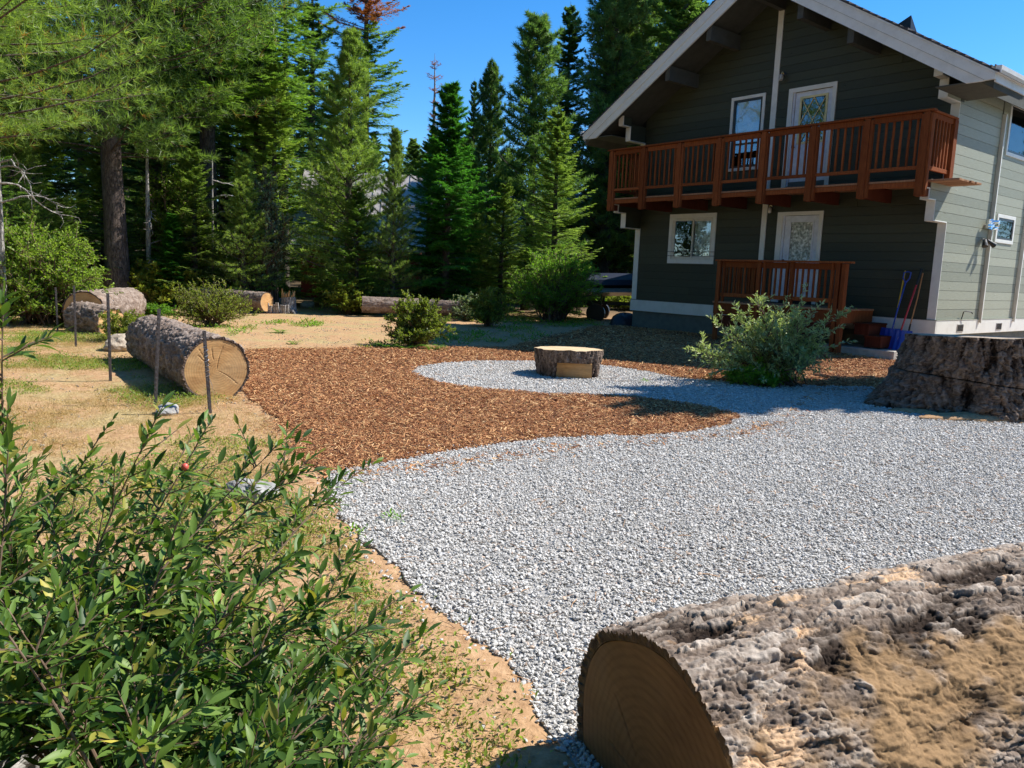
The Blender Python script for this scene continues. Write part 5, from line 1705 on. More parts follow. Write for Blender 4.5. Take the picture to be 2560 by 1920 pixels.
plant_tree('fir', -13.2, 18.5, 7.2, 'full green fir at the left edge behind the leafy bushes', group=LG2, sx=.9)
plant_tree('light', -11.6, 27.6, 5.2, 'small yellow-green pine right of the big pine trunk', 'pine_tree', group=LG2, sx=.9)
plant_tree('firlight', -12.9, 22.3, 3.2, 'young bright fir at the foot of the big pine', group=LG2, sx=1.1)
plant_tree('fir', -8.0, 34.5, 9.0, 'full green fir rising over the left end of the metal roof', group=LG2, sx=1.1)
plant_tree('light', -16.6, 21.0, 8.5, 'bushy light green pine at the far left edge', 'pine_tree', group=LG2, sx=1.1)
plant_tree('firlight', -13.9, 26.5, 5.5, 'layered young fir directly behind the big pine trunk', group=LG2, sx=1.2)
plant_tree('cedar', -10.9, 24.9, 3.0, 'small vivid cedar beside the dead drooping limbs', 'cedar_tree', group=LG2, sx=1.2)
plant_tree('dark', -17.0, 28.0, 13.0, 'dark fir deep behind the left edge', group=LG2)
plant_tree('dark', -14.4, 31.0, 14.0, 'dark fir behind the big pine crown', group=LG2)
plant_tree('tallfir', -11.2, 33.0, 15.0, 'dark fir between the big pine and the trunks', group=LG2)

# the wood behind, tree by tree
BG = 'conifers of the dense wood behind'
keys = ['tallfir', 'dark', 'tallfir', 'tall', 'darkpine', 'fir', 'sparse']
nb = 0
cells = []
for row, Y in enumerate((36, 42, 49, 57, 66)):
    x = -.72 * Y - 4
    while x < .42 * Y + 6:
        x += 2.1 + 1.3 * rng.random() + row * .25
        cells.append((x, Y + rng.uniform(-2.5, 2.5)))
for (x, y) in cells:
    col = x / y
    # houses stand here
    if y < 44 and -.30 < col < .10: continue
    if col > .24 or (y < 46 and col < -.26 and rng.random() < .5): continue
    gap = -.26 < col < .09
    if gap: H = rng.uniform(.125, .185) * y + 1.0 - float(gz(x, y)) + (.9 if -.20 < col < -.02 and y > 45 else 0)
    elif col < -.26: H = rng.uniform(13, 19)
    else: H = rng.uniform(14, 20)
    H = max(H, 4.0)
    kx = keys[int(rng.integers(0, len(keys)))]
    BL = {'tallfir': 'broad dark fir', 'dark': 'dense dark-needled fir', 'tall': 'tall shaggy pine', 'darkpine': 'dark narrow pine', 'fir': 'full green fir', 'sparse': 'thin-crowned fir'}[kx]
    WL_ = 'behind the left-hand trees' if col < -.26 else ('behind the cabins' if gap else 'behind the house')
    SD = ('far left', 'centre left', 'centre', 'right')[int(np.clip((col + .72) / .24, 0, 3))]
    DL = 'just inside the wood' if y < 46 else ('deep in the wood' if y < 60 else 'at the back of the wood')
    plant_tree(kx, x, y, H, f'{BL} {DL} {WL_}, {SD}', group=BG, sx=rng.uniform(.85, 1.15) * (1.25 if H < 10 else 1))
    nb += 1

# trees outside the frame whose shade falls on the gravel and which the windows reflect
OG = 'conifers standing around the yard'
(TV, TF), (BV, BF), t3, v = conifer(301, 9.6, 1.55, .5, kind='fir', B=260, T=24, K=22, blade=.14, bw=.06, shape=.25)
TREES['shade'] = (mesh_np('trunk', TV, TF, M['barkdark']), mesh_np('branches', BV, BF, M['barkdark']), tris_mesh('needles', t3, M['needle_fir'], v), 9.6)
plant_tree('shade', 12.1, 13.25, 11.2, 'dense fir standing at the right side of the yard', rz=0.3, group=OG)
ring = [(26, 19, 8, 'fir'), (29, 26, 9, 'dark'), (27, 32, 9, 'fir'), (32, 14, 9, 'tall')]
for i in range(34):
    a_ = math.pi * (.93 + .80 * (i + .5 * rng.random()) / 34)
    rr_ = 15 + 5 * (i % 2) + 2 * rng.random()
    ring.append((rr_ * math.cos(a_), rr_ * math.sin(a_) + (3 if math.cos(a_) < -.6 else 0), rng.uniform(14, 20), ('tallfir', 'dark', 'tall', 'tallfir')[i % 4]))
for (x, y, H, k_) in ring:
    plant_tree(k_, x, y, H, {'fir': 'full green fir', 'dark': 'dense dark fir', 'tall': 'tall shaggy pine', 'tallfir': 'tall dark fir'}[k_] + (' to the right of the cabin' if x > 20 else ' along the near edge of the yard'), group=OG)

# ------------------------------------------------------------------ broad leaved shrubs
def leaf_quads(c, d, nrm_, l, w_, fold=.12):
    """folded diamond leaves: 4 verts, 2 tris each"""
    s_ = nrm(np.cross(d, nrm_))
    n = len(c)
    V = np.empty((n, 4, 3), np.float32)
    V[:, 0] = c; V[:, 2] = c + d * l[:, None]
    m_ = c + d * (l * .5)[:, None] + nrm_ * (l * fold)[:, None]
    V[:, 1] = m_ - s_ * (w_ / 2)[:, None]; V[:, 3] = m_ + s_ * (w_ / 2)[:, None]
    return V
def quads_mesh(name, V, mat, var):
    n = len(V)
    b_ = np.arange(n)[:, None] * 4
    F = np.concatenate([b_ + np.array([[0, 1, 2]]), b_ + np.array([[0, 2, 3]])])
    return mesh_np(name, V.reshape(-1, 3), F, mat, {'var': np.repeat(var, 4)})

def shrub_data(seed, rx, ry, h, stems=26, twigs=14, leaves=12, ll=.05, lw=.018, upright=.4, twl=.3, rough=.35, base=.06, vary=0.0):
    r_ = np.random.default_rng(seed)
    az = r_.random(stems) * 2 * np.pi
    el = np.arccos(np.clip(1 - r_.random(stems) * (1 - upright * .3), 0, 1))
    rad = r_.uniform(.72 - vary * .5, 1.05 + vary * .35, stems)
    tip = np.stack([rx * rad * np.sin(el) * np.cos(az), ry * rad * np.sin(el) * np.sin(az), h * rad * (np.cos(el) * .92 + .08)], 1)
    k = 6; s_ = np.linspace(0, 1, k)
    b0 = np.stack([r_.normal(0, base, stems), r_.normal(0, base, stems), np.zeros(stems) - .05], 1)
    mid = b0 + (tip - b0) * .5 + np.array([0, 0, 1.]) * (.18 * h)
    P = ((1 - s_) ** 2)[None, :, None] * b0[:, None] + (2 * s_ * (1 - s_))[None, :, None] * mid[:, None] + (s_ ** 2)[None, :, None] * tip[:, None]
    P[:, 1:-1] += r_.normal(0, .02, (stems, k - 2, 3)) * h
    rr = (.006 + .008 * h) * (1 - s_ * .8)[None] * r_.uniform(.7, 1.3, stems)[:, None]
    SV, SF = tube_np(P, rr, 4)
    # twigs
    tt = r_.uniform(.22, 1.0, (stems, twigs)); tt[:, 0] = 1.0
    x = tt * (k - 1); i0 = np.clip(np.floor(x).astype(int), 0, k - 2); f_ = x - i0
    si = np.arange(stems)[:, None]
    to = (P[si, i0] * (1 - f_)[..., None] + P[si, i0 + 1] * f_[..., None]).reshape(-1, 3)
    sd = nrm(P[si, i0 + 1] - P[si, i0]).reshape(-1, 3)
    n = len(to)
    td = nrm(sd * .7 + rvec(n, r_) * .9 + np.array([0, 0, .35]))
    tl = twl * h * r_.uniform(.4, 1.0, n) * (1.15 - .5 * tt.ravel())
    te = to + td * tl[:, None] + np.array([0, 0, -.05]) * tl[:, None]
    tp = np.stack([to, (to + te) / 2 + r_.normal(0, .03, (n, 3)) * tl[:, None], te], 1)
    WV, WF = tube_np(tp, np.stack([np.full(n, .004), np.full(n, .003), np.full(n, .0015)], 1) * max(.6, h), 3)
    # leaves
    q = r_.uniform(.1, 1.02, (n, leaves))
    c = to[:, None] + (te - to)[:, None] * q[..., None]
    m_ = n * leaves
    td2 = np.repeat(td[:, None], leaves, 1).reshape(-1, 3)
    d = nrm(td2 * .6 + rvec(m_, r_) * .8 + np.array([0, 0, .15]))
    nr = nrm(rvec(m_, r_) * .7 + np.array([0, 0, 1.0]))
    nr = nrm(nr - d * (nr * d).sum(1, keepdims=True))
    V = leaf_quads(c.reshape(-1, 3), d, nr, ll * r_.uniform(.6, 1.25, m_), lw * r_.uniform(.7, 1.2, m_))
    var = np.clip(np.repeat(r_.random(n), leaves) * .5 + r_.random(m_) * .5, 0, 1)
    SVF = (np.concatenate([SV, WV]), SF, WF + 0, len(SV))
    return SV, SF, WV, WF, V, var

def shrub(name, label, x, y, mat, cat='shrub', group=None, stem=None, rz=0.0, **kw):
    SV, SF, WV, WF, V, var = shrub_data(**kw)
    r0 = empty(name, (x, y, float(gz(x, y))), rz)
    tag(r0, label, cat, group)
    VV = np.concatenate([SV, WV]); 
    F = np.concatenate([SF, WF + len(SV)])
    obj('stems', mesh_np('stems', VV, F, stem or M['stem']), r0)
    obj('leaves', quads_mesh('leaves', V, mat, var), r0)
    return r0

SG = 'shrubs growing round the clearing'
shrub('manzanita_shrub', 'rounded yellow-green shrub with ferns at its foot, nearest the mulch', -1.98, 15.75, M['leaf_manz'], group=SG, seed=401, rx=.74, ry=.6, h=1.02, stems=60, twigs=20, leaves=14, ll=.05, lw=.032, twl=.26)
shrub('manzanita_shrub', 'bright yellow-green shrub in front of the red cabin wall', -5.35, 25.0, M['leaf_manz'], group=SG, seed=402, rx=.95, ry=.7, h=1.15, stems=50, twigs=16, leaves=12, ll=.075, lw=.05, twl=.26)
shrub('manzanita_shrub', 'yellowish shrub left of the big bright willow bush', -.72, 21.8, M['leaf_manz'], group=SG, seed=403, rx=.75, ry=.6, h=1.1, stems=46, twigs=16, leaves=13, ll=.055, lw=.036, twl=.28)
shrub('grey_shrub', 'small grey-green shrub between the rear log and the yellowish shrub', -1.45, 24.0, M['leaf_grey'], group=SG, seed=404, rx=.62, ry=.5, h=.85, stems=40, twigs=14, leaves=12, ll=.06, lw=.035, twl=.28)
shrub('willow_bush', 'large bright green willow bush by the far corner of the house', 1.22, 24.3, M['leaf_willow'], group=SG, seed=405, rx=1.5, ry=1.15, h=2.35, stems=130, twigs=26, leaves=16, ll=.065, lw=.020, twl=.22, upright=.8, base=.16)
shrub('tangled_shrub', 'loose tangled shrub with bare arching stems between the large log and the rear logs', -7.25, 18.6, M['leaf_manz'], group=SG, seed=406, rx=1.05, ry=.8, h=1.05, stems=60, twigs=16, leaves=11, ll=.05, lw=.028, twl=.42)
shrub('tangled_shrub', 'low green shrub at the foot of the big pine beside the rear log', -9.8, 20.5, M['leaf_willow'], group=SG, seed=407, rx=1.1, ry=.7, h=.42, stems=44, twigs=14, leaves=12, ll=.06, lw=.035, twl=.5)
shrub('tangled_shrub', 'low leafy shrub behind the large log', -7.3, 14.6, M['leaf_manz'], group=SG, seed=408, rx=.65, ry=.55, h=.55, stems=40, twigs=14, leaves=12, ll=.045, lw=.028, twl=.4)
M['leaf_spray'] = mat_leaf('silvery_spray_leaf', (0.16, 0.23, 0.09), (0.50, 0.58, 0.33), trans=.35)
shrub('olive_bush', 'silvery green bush with long arching sprays in front of the porch', 4.12, 12.0, M['leaf_spray'], group=SG, seed=409, rx=1.15, ry=.8, h=1.15, stems=44, twigs=15, leaves=15, ll=.085, lw=.024, twl=.46, base=.22, vary=.45)
# long arching sprays reaching out of the bush
def sprays(root_xy, ends, mat, ll, lw, name, label, seed):
    r_ = np.random.default_rng(seed)
    r0 = empty(name, (*root_xy, 0)); tag(r0, label, 'shrub', SG)
    mb = MB(); LV = []; VR = []
    for e_ in ends:
        e_ = np.array(e_); k = 12; s_ = np.linspace(0, 1, k)
        mid = e_ * .5 + np.array([0, 0, .28])
        P = (2 * s_ * (1 - s_))[:, None] * mid + (s_ ** 2)[:, None] * e_
        mb.tube([tuple(p) for p in P], list(.008 * (1 - s_ * .75)), 5)
        for i in range(4, k):
            for j in range(6):
                t_ = r_.random(); c = P[i - 1] * (1 - t_) + P[i] * t_
                d0 = nrm(P[i] - P[i - 1]); d = nrm(d0 * .8 + rvec(1, r_)[0] * .8)
                nr = nrm(np.cross(d, rvec(1, r_)[0]))
                LV.append(leaf_quads(c[None], d[None], nr[None], np.array([ll * r_.uniform(.6, 1.1)]), np.array([lw]))[0]); VR.append(.5 + .5 * r_.random())
    mb.build('stems', M['stem'], r0)
    obj('leaves', quads_mesh('leaves', np.array(LV), mat, np.array(VR)), r0)
sprays((4.12, 11.95), [(-1.25, -.4, .55), (-1.0, -.3, .85), (-.75, .2, 1.22), (-.35, .1, 1.0), (.30, 0, 1.55), (.62, .1, 1.32), (.45, 0, 1.2), (.98, .1, .95), (1.15, .1, .72), (-1.2, -.6, .22), (.1, -.2, 1.18)], M['leaf_spray'], .085, .026, 'arching_sprays', 'longest arching sprays rising out of the porch bush before the railing', 5)
shrub('green_weed_clump', 'low bright green leafy clump at the front foot of the porch bush', 3.75, 11.75, M['leaf_willow'], group=SG, seed=411, rx=.55, ry=.3, h=.34, stems=40, twigs=14, leaves=14, ll=.05, lw=.016, twl=.5, base=.2)
shrub('seed_grass', 'pale yellow-green feathery seed stalks in the middle of the porch bush', 4.0, 11.75, M['leaf_weed'], group=SG, seed=412, rx=.26, ry=.2, h=.72, stems=70, twigs=14, leaves=12, ll=.022, lw=.007, twl=.22, upright=1.6, base=.05)
shrub('leafy_bush', 'dense light green broadleaf bush at the far left behind the farthest post', -10.6, 17.4, M['leaf_broad'], group=SG, seed=413, rx=1.5, ry=1.2, h=2.4, stems=110, twigs=20, leaves=14, ll=.075, lw=.042, twl=.26, base=.25)
shrub('leafy_bush', 'leafy thicket at the left edge of the picture', -12.6, 17.8, M['leaf_broad'], group=SG, seed=414, rx=1.7, ry=1.3, h=2.9, stems=110, twigs=20, leaves=14, ll=.08, lw=.045, twl=.26, base=.3)
shrub('leafy_bush', 'bright young broadleaf tree before the two dark trunks', -11.7, 26.8, M['leaf_broad'], group=SG, seed=415, rx=1.5, ry=1.1, h=4.6, stems=90, twigs=22, leaves=14, ll=.11, lw=.06, twl=.16, base=.2, upright=1.5)
shrub('leafy_bush', 'grey-green broadleaf tree left of the red cabin', -8.5, 26.4, M['leaf_grey'], group=SG, seed=416, rx=1.1, ry=1.0, h=4.4, stems=90, twigs=20, leaves=13, ll=.11, lw=.055, twl=.16, base=.2, upright=1.5)
# undergrowth along the edge of the wood, bush by bush
pr = [shrub('undergrowth_bush', 'x', 0, 0, m_, seed=430 + i, rx=1.1, ry=.9, h=1.1, stems=46, twigs=14, leaves=11, ll=.10, lw=.06, twl=.34, base=.25) for i, m_ in enumerate((M['leaf_broad'], M['leaf_manz'], M['leaf_grey'], M['leaf_willow']))]
UG = 'undergrowth bushes at the edge of the wood'
spots = [(-19 + i * 1.45 + rng.uniform(-.4, .4), 27.6 + rng.uniform(-1, 3.4)) for i in range(13)] + [(-1.2 + i * 1.6, 34 + rng.uniform(-1.5, 1.5)) for i in range(6)] + [(-17 + i * 1.9 + rng.uniform(-.5, .5), 22 + rng.uniform(-1, 1)) for i in range(3)] + [(4.5, 31), (6.3, 33), (3.4, 35), (8.0, 36)] + [(-16 + i * 1.15, 25.6 + rng.uniform(-.6, 2.5)) for i in range(7)] + [(-13.5, 20.5), (-15, 19), (-12.0, 20.3), (-11.2, 28.2), (-8.9, 27.6)]
spots = [(x, y) for x, y in spots if not -.30 < x / y < -.205]
for i, (x, y) in enumerate(spots):
    c_ = pr[i % 4] if i < 4 else copy_tree(pr[i % 4])
    c_.location = (x, y, float(gz(x, y))); c_.rotation_euler = (0, 0, rng.random() * 6.28)
    s_ = rng.uniform(.8, 1.5); c_.scale = (s_, s_, s_ * rng.uniform(.8, 1.3))
    tag(c_, ('green broadleaf', 'yellow-green', 'grey-green', 'bright willow-leaved')[i % 4] + ' undergrowth bush ' + ('under the left-hand conifers' if x < -4 else 'between the conifers left of the house'), 'shrub', UG)

# ferns
def fern(x, y, s_, label, seed):
    r_ = np.random.default_rng(seed)
    V = []; var = []
    for f_ in range(9):
        az = r_.random() * 6.28; L = s_ * r_.uniform(.7, 1.1)
        for k in range(14):
            t_ = (k + 1) / 14
            p = np.array([math.cos(az) * L * t_, math.sin(az) * L * t_, L * (.95 * t_ - .75 * t_ * t_)])
            for sg in (1, -1):
                d = nrm(np.array([math.cos(az) * .5 - sg * math.sin(az), math.sin(az) * .5 + sg * math.cos(az), .05]))
                V.append(leaf_quads(p[None], d[None], np.array([[0, 0, 1.]]), np.array([L * .32 * (1.1 - t_) + .01]), np.array([L * .09]), .03)[0]); var.append(r_.random())
    o = obj('fern', quads_mesh('fern', np.array(V), M['leaf_fern'], np.array(var)), None, (x, y, float(gz(x, y))))
    tag(o, label, 'fern', 'bright ferns beside the shrub and mulch')
fern(-2.45, 15.15, .30, 'leftmost bright fern at the foot of the rounded shrub', 1)
fern(-2.75, 15.5, .24, 'small fern left of the rounded shrub', 2)
fern(-2.1, 15.1, .22, 'middle fern under the rounded shrub', 3)
fern(-1.55, 15.0, .33, 'fern at the right foot of the rounded shrub', 4)
fern(-5.3, 17.6, .3, 'fern on the sand behind the large log', 5)
fern(-4.3, 15.2, .2, 'tiny fern on the sand near the mulch corner', 6)

# ------------------------------------------------------------------ grass, straw and weeds
def blade_tuft(k, mat, n, h, spread, wd, flat=0.0):
    r_ = np.random.default_rng(k)
    c = np.stack([r_.normal(0, spread, n), r_.normal(0, spread, n), np.zeros(n)], 1)
    d = nrm(np.stack([r_.normal(0, .55 + flat, n), r_.normal(0, .55 + flat, n), np.full(n, 1.0 - flat * .8)], 1))
    sd = nrm(np.cross(d, rvec(n, r_)))
    me = tris_mesh('tuft', tri_blades(c, d, sd, h * r_.uniform(.4, 1.1, n), np.full(n, wd)).reshape(-1, 3), mat, np.repeat(r_.random(n), 3))
    return source('tuft', me)
def weed_tuft(k, mat, n, h, ll, lw):
    r_ = np.random.default_rng(k)
    c = np.stack([r_.normal(0, .05, n), r_.normal(0, .05, n), r_.random(n) * h], 1)
    d = nrm(rvec(n, r_) + np.array([0, 0, .5])); nr = nrm(rvec(n, r_) * .5 + np.array([0, 0, 1.])); nr = nrm(nr - d * (nr * d).sum(1, keepdims=True))
    return source('weed', quads_mesh('weed', leaf_quads(c, d, nr, ll * r_.uniform(.6, 1.2, n), lw * r_.uniform(.7, 1.1, n)), mat, r_.random(n)))
def patchy(X, Y, sc, thr, seed):
    return fbm(np.stack([X * sc, Y * sc, X * 0 + seed], 1), 3, seed) > thr
LEFT = [(-14, 1), (-14, 19), (-8, 19.5), (-5.4, 14.2), (-4.2, 11.3), (-3.4, 9.3), (-2.7, 8.1), (-2.2, 7.2), (-1.8, 6.2), (-1.5, 5.6), (-1.1, 4.6), (-.6, 3.7), (.0, 2.8), (.35, 1.5), (.4, 1)]
X, Y = sample(LEFT, -14, .5, 1.3, 19, .045, in_view)
m_ = patchy(X, Y, .55, .43, 3) | (rng.random(len(X)) < .2); X = X[m_]; Y = Y[m_]
n = len(X); sc_ = rng.uniform(.5, 1.2, n)
scatter('dry_grass', np.stack([X, Y, gz(X, Y) - .012], 1), np.stack([rng.normal(0, .15, n), rng.normal(0, .15, n), rng.random(n) * 6.28], 1), np.stack([sc_, sc_, sc_], 1),
        [blade_tuft(1, M['leaf_straw'], 22, .075, .035, .0035, .5), blade_tuft(2, M['leaf_straw'], 18, .06, .05, .0035, 1.2), blade_tuft(3, M['leaf_straw'], 16, .09, .03, .003, .2)],
        'dry straw-coloured grass and litter over the dirt at left', 'dry grass')
X, Y = sample(LEFT, -14, .5, 1.3, 19, .065, in_view)
m_ = patchy(X, Y, .8, .52, 9); X = X[m_]; Y = Y[m_]
n = len(X); sc_ = rng.uniform(.5, 1.3, n)
scatter('low_weeds', np.stack([X, Y, gz(X, Y) - .01], 1), np.stack([rng.normal(0, .1, n), rng.normal(0, .1, n), rng.random(n) * 6.28], 1), np.stack([sc_, sc_, sc_], 1),
        [weed_tuft(11, M['leaf_weed'], 26, .05, .028, .012), weed_tuft(12, M['leaf_weed'], 20, .035, .024, .010), weed_tuft(13, M['leaf_broad'], 22, .07, .03, .013)],
        'low yellow-green weeds scattered over the dirt at left', 'weeds')
# sparse weeds on the sand and in the shade by the house
X = rng.uniform(-8, 2.5, 1500); Y = rng.uniform(14.2, 27, 1500)
m_ = (~inpoly(X, Y, MULCH)) & patchy(X, Y, .45, .56, 19); X = X[m_]; Y = Y[m_]; n = len(X)
scatter('sand_weeds', np.stack([X, Y, gz(X, Y)], 1), np.stack([X * 0, X * 0, rng.random(n) * 6.28], 1), np.repeat(rng.uniform(.8, 2.0, n)[:, None], 3, 1),
        [weed_tuft(21, M['leaf_fern'], 24, .05, .05, .02), weed_tuft(22, M['leaf_weed'], 24, .05, .04, .016)], 'small green weeds dotted over the sandy clearing', 'weeds')
# clods, twigs and needles on the dirt
X, Y = sample([(-14, 1), (-14, 27), (3, 27), (3, 16.5), (-5, 14.2), (-1.5, 5.6), (.4, 1)], -14, 3, 1.3, 27, .11, lambda a, b: in_view(a, b) & ~inpoly(a, b, MULCH) & ~inpoly(a, b, GRAVEL))
n = len(X)
def clod_mesh(seed):
    me = pebble_mesh(seed); me.materials.clear(); me.materials.append(M['rock']); return me
scatter('dirt_clods', np.stack([X, Y, gz(X, Y)], 1), rng.random((n, 3)) * 6.28, np.repeat((.006 + .016 * rng.random(n) ** 3)[:, None], 3, 1), [source('clod', clod_mesh(i)) for i in range(3)], 'small clods and stones on the sandy dirt', 'dirt clods')
# a few green sprigs coming up through the gravel
sp = weed_tuft(31, M['leaf_fern'], 30, .03, .035, .015)
for i, (x, y) in enumerate(((-.72, 4.75), (.95, 3.33), (-.9, 4.45), (2.0, 11.6))):
    o = obj('gravel_sprig', sp.data, None, (x, y, .02)); tag(o, ('green sprig growing in the gravel near its left edge', 'green sprig at the top edge of the foreground log', 'second small sprig in the gravel, nearer the bush', 'tiny sprig in the gravel beyond the mulch point')[i], 'weed', 'green sprigs in the gravel')

# ------------------------------------------------------------------ foreground willow bush with large leaves
def leaf_mesh(seed):
    r_ = np.random.default_rng(seed)
    ts = [0, .12, .35, .6, .82, 1.0]; ws = [.015, .075, .150, .145, .08, .0]
    bend = r_.uniform(-.28, .05); twist = r_.uniform(-.5, .5)
    V = []; F = []
    for t_, w_ in zip(ts, ws):
        z = bend * t_ * t_
        a = twist * t_
        V.append((t_, -w_ * math.cos(a), z + .06 * w_ / .2 - w_ * math.sin(a))); V.append((t_, 0, z)); V.append((t_, w_ * math.cos(a), z + .06 * w_ / .2 + w_ * math.sin(a)))
    for i in range(len(ts) - 1):
        a = i * 3; F += [(a, a + 3, a + 4, a + 1), (a + 1, a + 4, a + 5, a + 2)]
    return np.array(V), F
LM = []
for i in range(8):
    V, F = leaf_mesh(i)
    LM.append((V, F))
r_ = np.random.default_rng(55)
fb = empty('willow_bush', (-1.25, 2.0, 0)); tag(fb, 'large foreground bush with narrow glossy green leaves at the lower left', 'bush')
stems = []
base_pts = [(-1.15, 2.0), (-1.5, 2.3), (-.85, 1.75), (-1.9, 2.5), (-.6, 1.6), (-1.35, 1.7)]
targets = []
# long stems and where they end (x, y, z)
ENDS = [(-1.42, 2.15, 1.38), (-1.05, 2.3, 1.20), (-1.0, 2.55, 1.12), (-.78, 2.6, 1.08), (-.72, 2.75, .98), (-.66, 2.85, .80), (-.52, 2.7, .62), (-.38, 2.45, .50), (-.30, 2.2, .46),
        (-.30, 1.95, .42), (-.62, 2.1, .82), (-.85, 2.0, .95), (-1.25, 1.95, 1.08), (-1.6, 2.3, 1.05), (-1.75, 2.6, 1.0), (-1.45, 2.7, 1.02), (-1.2, 2.9, .98), (-.9, 3.1, .9), (-.65, 3.2, .78),
        (-.5, 2.4, .6), (-.5, 1.8, .45), (-.75, 1.6, .62), (-1.05, 1.65, .85), (-1.3, 1.6, .95), (-1.95, 2.9, .8), (-1.6, 3.0, .75), (-.8, 2.4, .55), (-1.1, 2.5, .6), (-1.4, 2.1, .65), (-.4, 1.55, .2), (-.65, 1.45, .35),
        (-.95, 1.4, .55), (-1.9, 2.3, .8), (-2.1, 3.3, .7), (-.55, 2.2, .35), (-.9, 1.9, .45), (-1.25, 2.2, .8), (-.7, 2.9, .55), (-1.0, 3.2, .6), (-1.35, 3.3, .65), (-.27, 2.15, .30), (-.42, 2.5, .36)]
for i in range(62):
    y_ = r_.uniform(1.5, 3.1); x_ = r_.uniform(-.74, -.06) * y_ * (1 if i % 3 else 1.05) - .12
    zmx = 1.42 - .36 * y_ - .1 + (.25 if x_ < -1.0 else -.1) + min(0, (x_ + .9) * -.25)
    ENDS.append((x_, y_, max(.15, r_.uniform(.35, 1.0) * zmx)))
stem_mb = MB()
LC = []; LD = []; LNn = []; LL = []
for ei, e_ in enumerate(ENDS):
    e_ = np.array(e_) * np.array([1.0, 1.0, 1.0 if ei == 0 else .86])
    if ei: e_[0] -= .06
    bp_ = min(base_pts, key=lambda q: (q[0] - e_[0]) ** 2 + (q[1] - e_[1]) ** 2 + r_.random() * .3)
    b0 = np.array([bp_[0], bp_[1], -.02]); k = 12; s_ = np.linspace(0, 1, k)
    mid = b0 * .55 + e_ * .45 + np.array([r_.normal(0, .04), r_.normal(0, .04), .18 * e_[2]])
    P = ((1 - s_) ** 2)[:, None] * b0 + (2 * s_ * (1 - s_))[:, None] * mid + (s_ ** 2)[:, None] * e_
    stem_mb.tube([tuple(p - np.array([-1.25, 2.0, 0])) for p in P], list(.0075 * (1 - s_ * .8)), 6)
    nodes = []
    ntw = 21
    for j in range(ntw):
        t_ = r_.uniform(.28, .98) if j else 1.0
        x_ = t_ * (k - 1); i0 = min(int(x_), k - 2); f_ = x_ - i0
        p = P[i0] * (1 - f_) + P[i0 + 1] * f_
        d0 = nrm(P[i0 + 1] - P[i0])
        td = nrm(d0 * .5 + rvec(1, r_)[0] * np.array([1.2, 1.2, .4]) + np.array([.12, 0, .12])) if j else d0
        tl = r_.uniform(.08, .20)
        q0 = p; q1 = p + td * tl * .5 + np.array([0, 0, .006]); q2 = p + td * tl
        stem_mb.tube([tuple(q - np.array([-1.25, 2.0, 0])) for q in (q0, q1, q2)], [.0028, .0022, .0012], 4, cap=False)
        nl = int(r_.integers(9, 15))
        for m_ in range(nl):
            u_ = (m_ + .5) / nl if m_ < nl - 1 else 1.0
            c = q0 + (q2 - q0) * u_
            az = m_ * 2.4 + r_.random()
            pa = nrm(np.cross(td, np.array([.1, .2, 1.]))); pb_ = np.cross(td, pa)
            d = nrm(td * .75 + (pa * math.cos(az) + pb_ * math.sin(az)) * .75 + np.array([0, 0, .12]))
            if m_ == nl - 1: d = td
            nr = nrm(np.array([0, 0, 1.]) + rvec(1, r_)[0] * .55); nr = nrm(nr - d * (nr @ d))
            LC.append(c); LD.append(d); LNn.append(nr); LL.append(r_.uniform(.022, .068))
stem_mb.build('stems', M['stem'], fb)
LC = np.array(LC); LD = np.array(LD); LNn = np.array(LNn); LL = np.array(LL)
camd = np.linalg.norm(LC - np.array([0, 0, 1.6]), axis=1)
px_ = (LC[:, 0] / np.maximum(LC[:, 1], .2))
okf = (LC[:, 2] > .02) & (camd > .95)
LC, LD, LNn, LL, camd = LC[okf], LD[okf], LNn[okf], LL[okf], camd[okf]
vis = (np.abs(LC[:, 0]) < .64 * LC[:, 1])
score = np.where(vis, LL / camd, 0) * np.where(LC[:, 2] > .5, 1.3, 1.0)
order = np.argsort(-score)
lmesh = []
for i in range(8):
    V, F = LM[i]
    me = mesh_np('leaf', V, F, M['leaf_fg'], {'var': np.full(len(V), i / 7)}, smooth=True)
    lmesh.append(me)
for q in order[:300]:
    o = bpy.data.objects.new('leaf', lmesh[int(r_.integers(0, 8))]); C.objects.link(o); o.parent = fb
    x_, z_ = LD[q], LNn[q]; y_ = np.cross(z_, x_)
    m4 = Matrix(((x_[0], y_[0], z_[0], LC[q][0] + 1.25), (x_[1], y_[1], z_[1], LC[q][1] - 2.0), (x_[2], y_[2], z_[2], LC[q][2]), (0, 0, 0, 1)))
    o.matrix_local = m4 @ Matrix.Scale(float(LL[q]) * 1.12, 4)
VV = []; FF = []; vr = []; k0 = 0
for q in order[300:]:
    V, F = LM[int(r_.integers(0, 8))]
    x_, z_ = LD[q], LNn[q]; y_ = np.cross(z_, x_)
    W_ = (V[:, :1] * x_ + V[:, 1:2] * y_ + V[:, 2:3] * z_) * LL[q] * 1.1 + LC[q] - np.array([-1.25, 2.0, 0])
    VV.append(W_); FF.append(np.array(F) + k0); k0 += len(V); vr.append(np.full(len(V), r_.random()))
o = obj('foliage', mesh_np('foliage', np.concatenate(VV), np.concatenate(FF), M['leaf_fg'], {'var': np.concatenate(vr)}, smooth=True), fb)
o['kind'] = 'stuff'
print('fg leaves', len(order))
g_ = bpy.data.materials  # red gall on one leaf
M['gall'] = mat_plain('red_gall', (0.62, 0.10, 0.07), 0.4)
MB().lathe([(.0, -.013), (.009, -.009), (.013, 0), (.009, .009), (.0, .013)], 0, 0, 0, 10).build('gall', M['gall'], fb, smooth=True, loc=(-1.05 + 1.25, 2.45 - 2.0, .93))

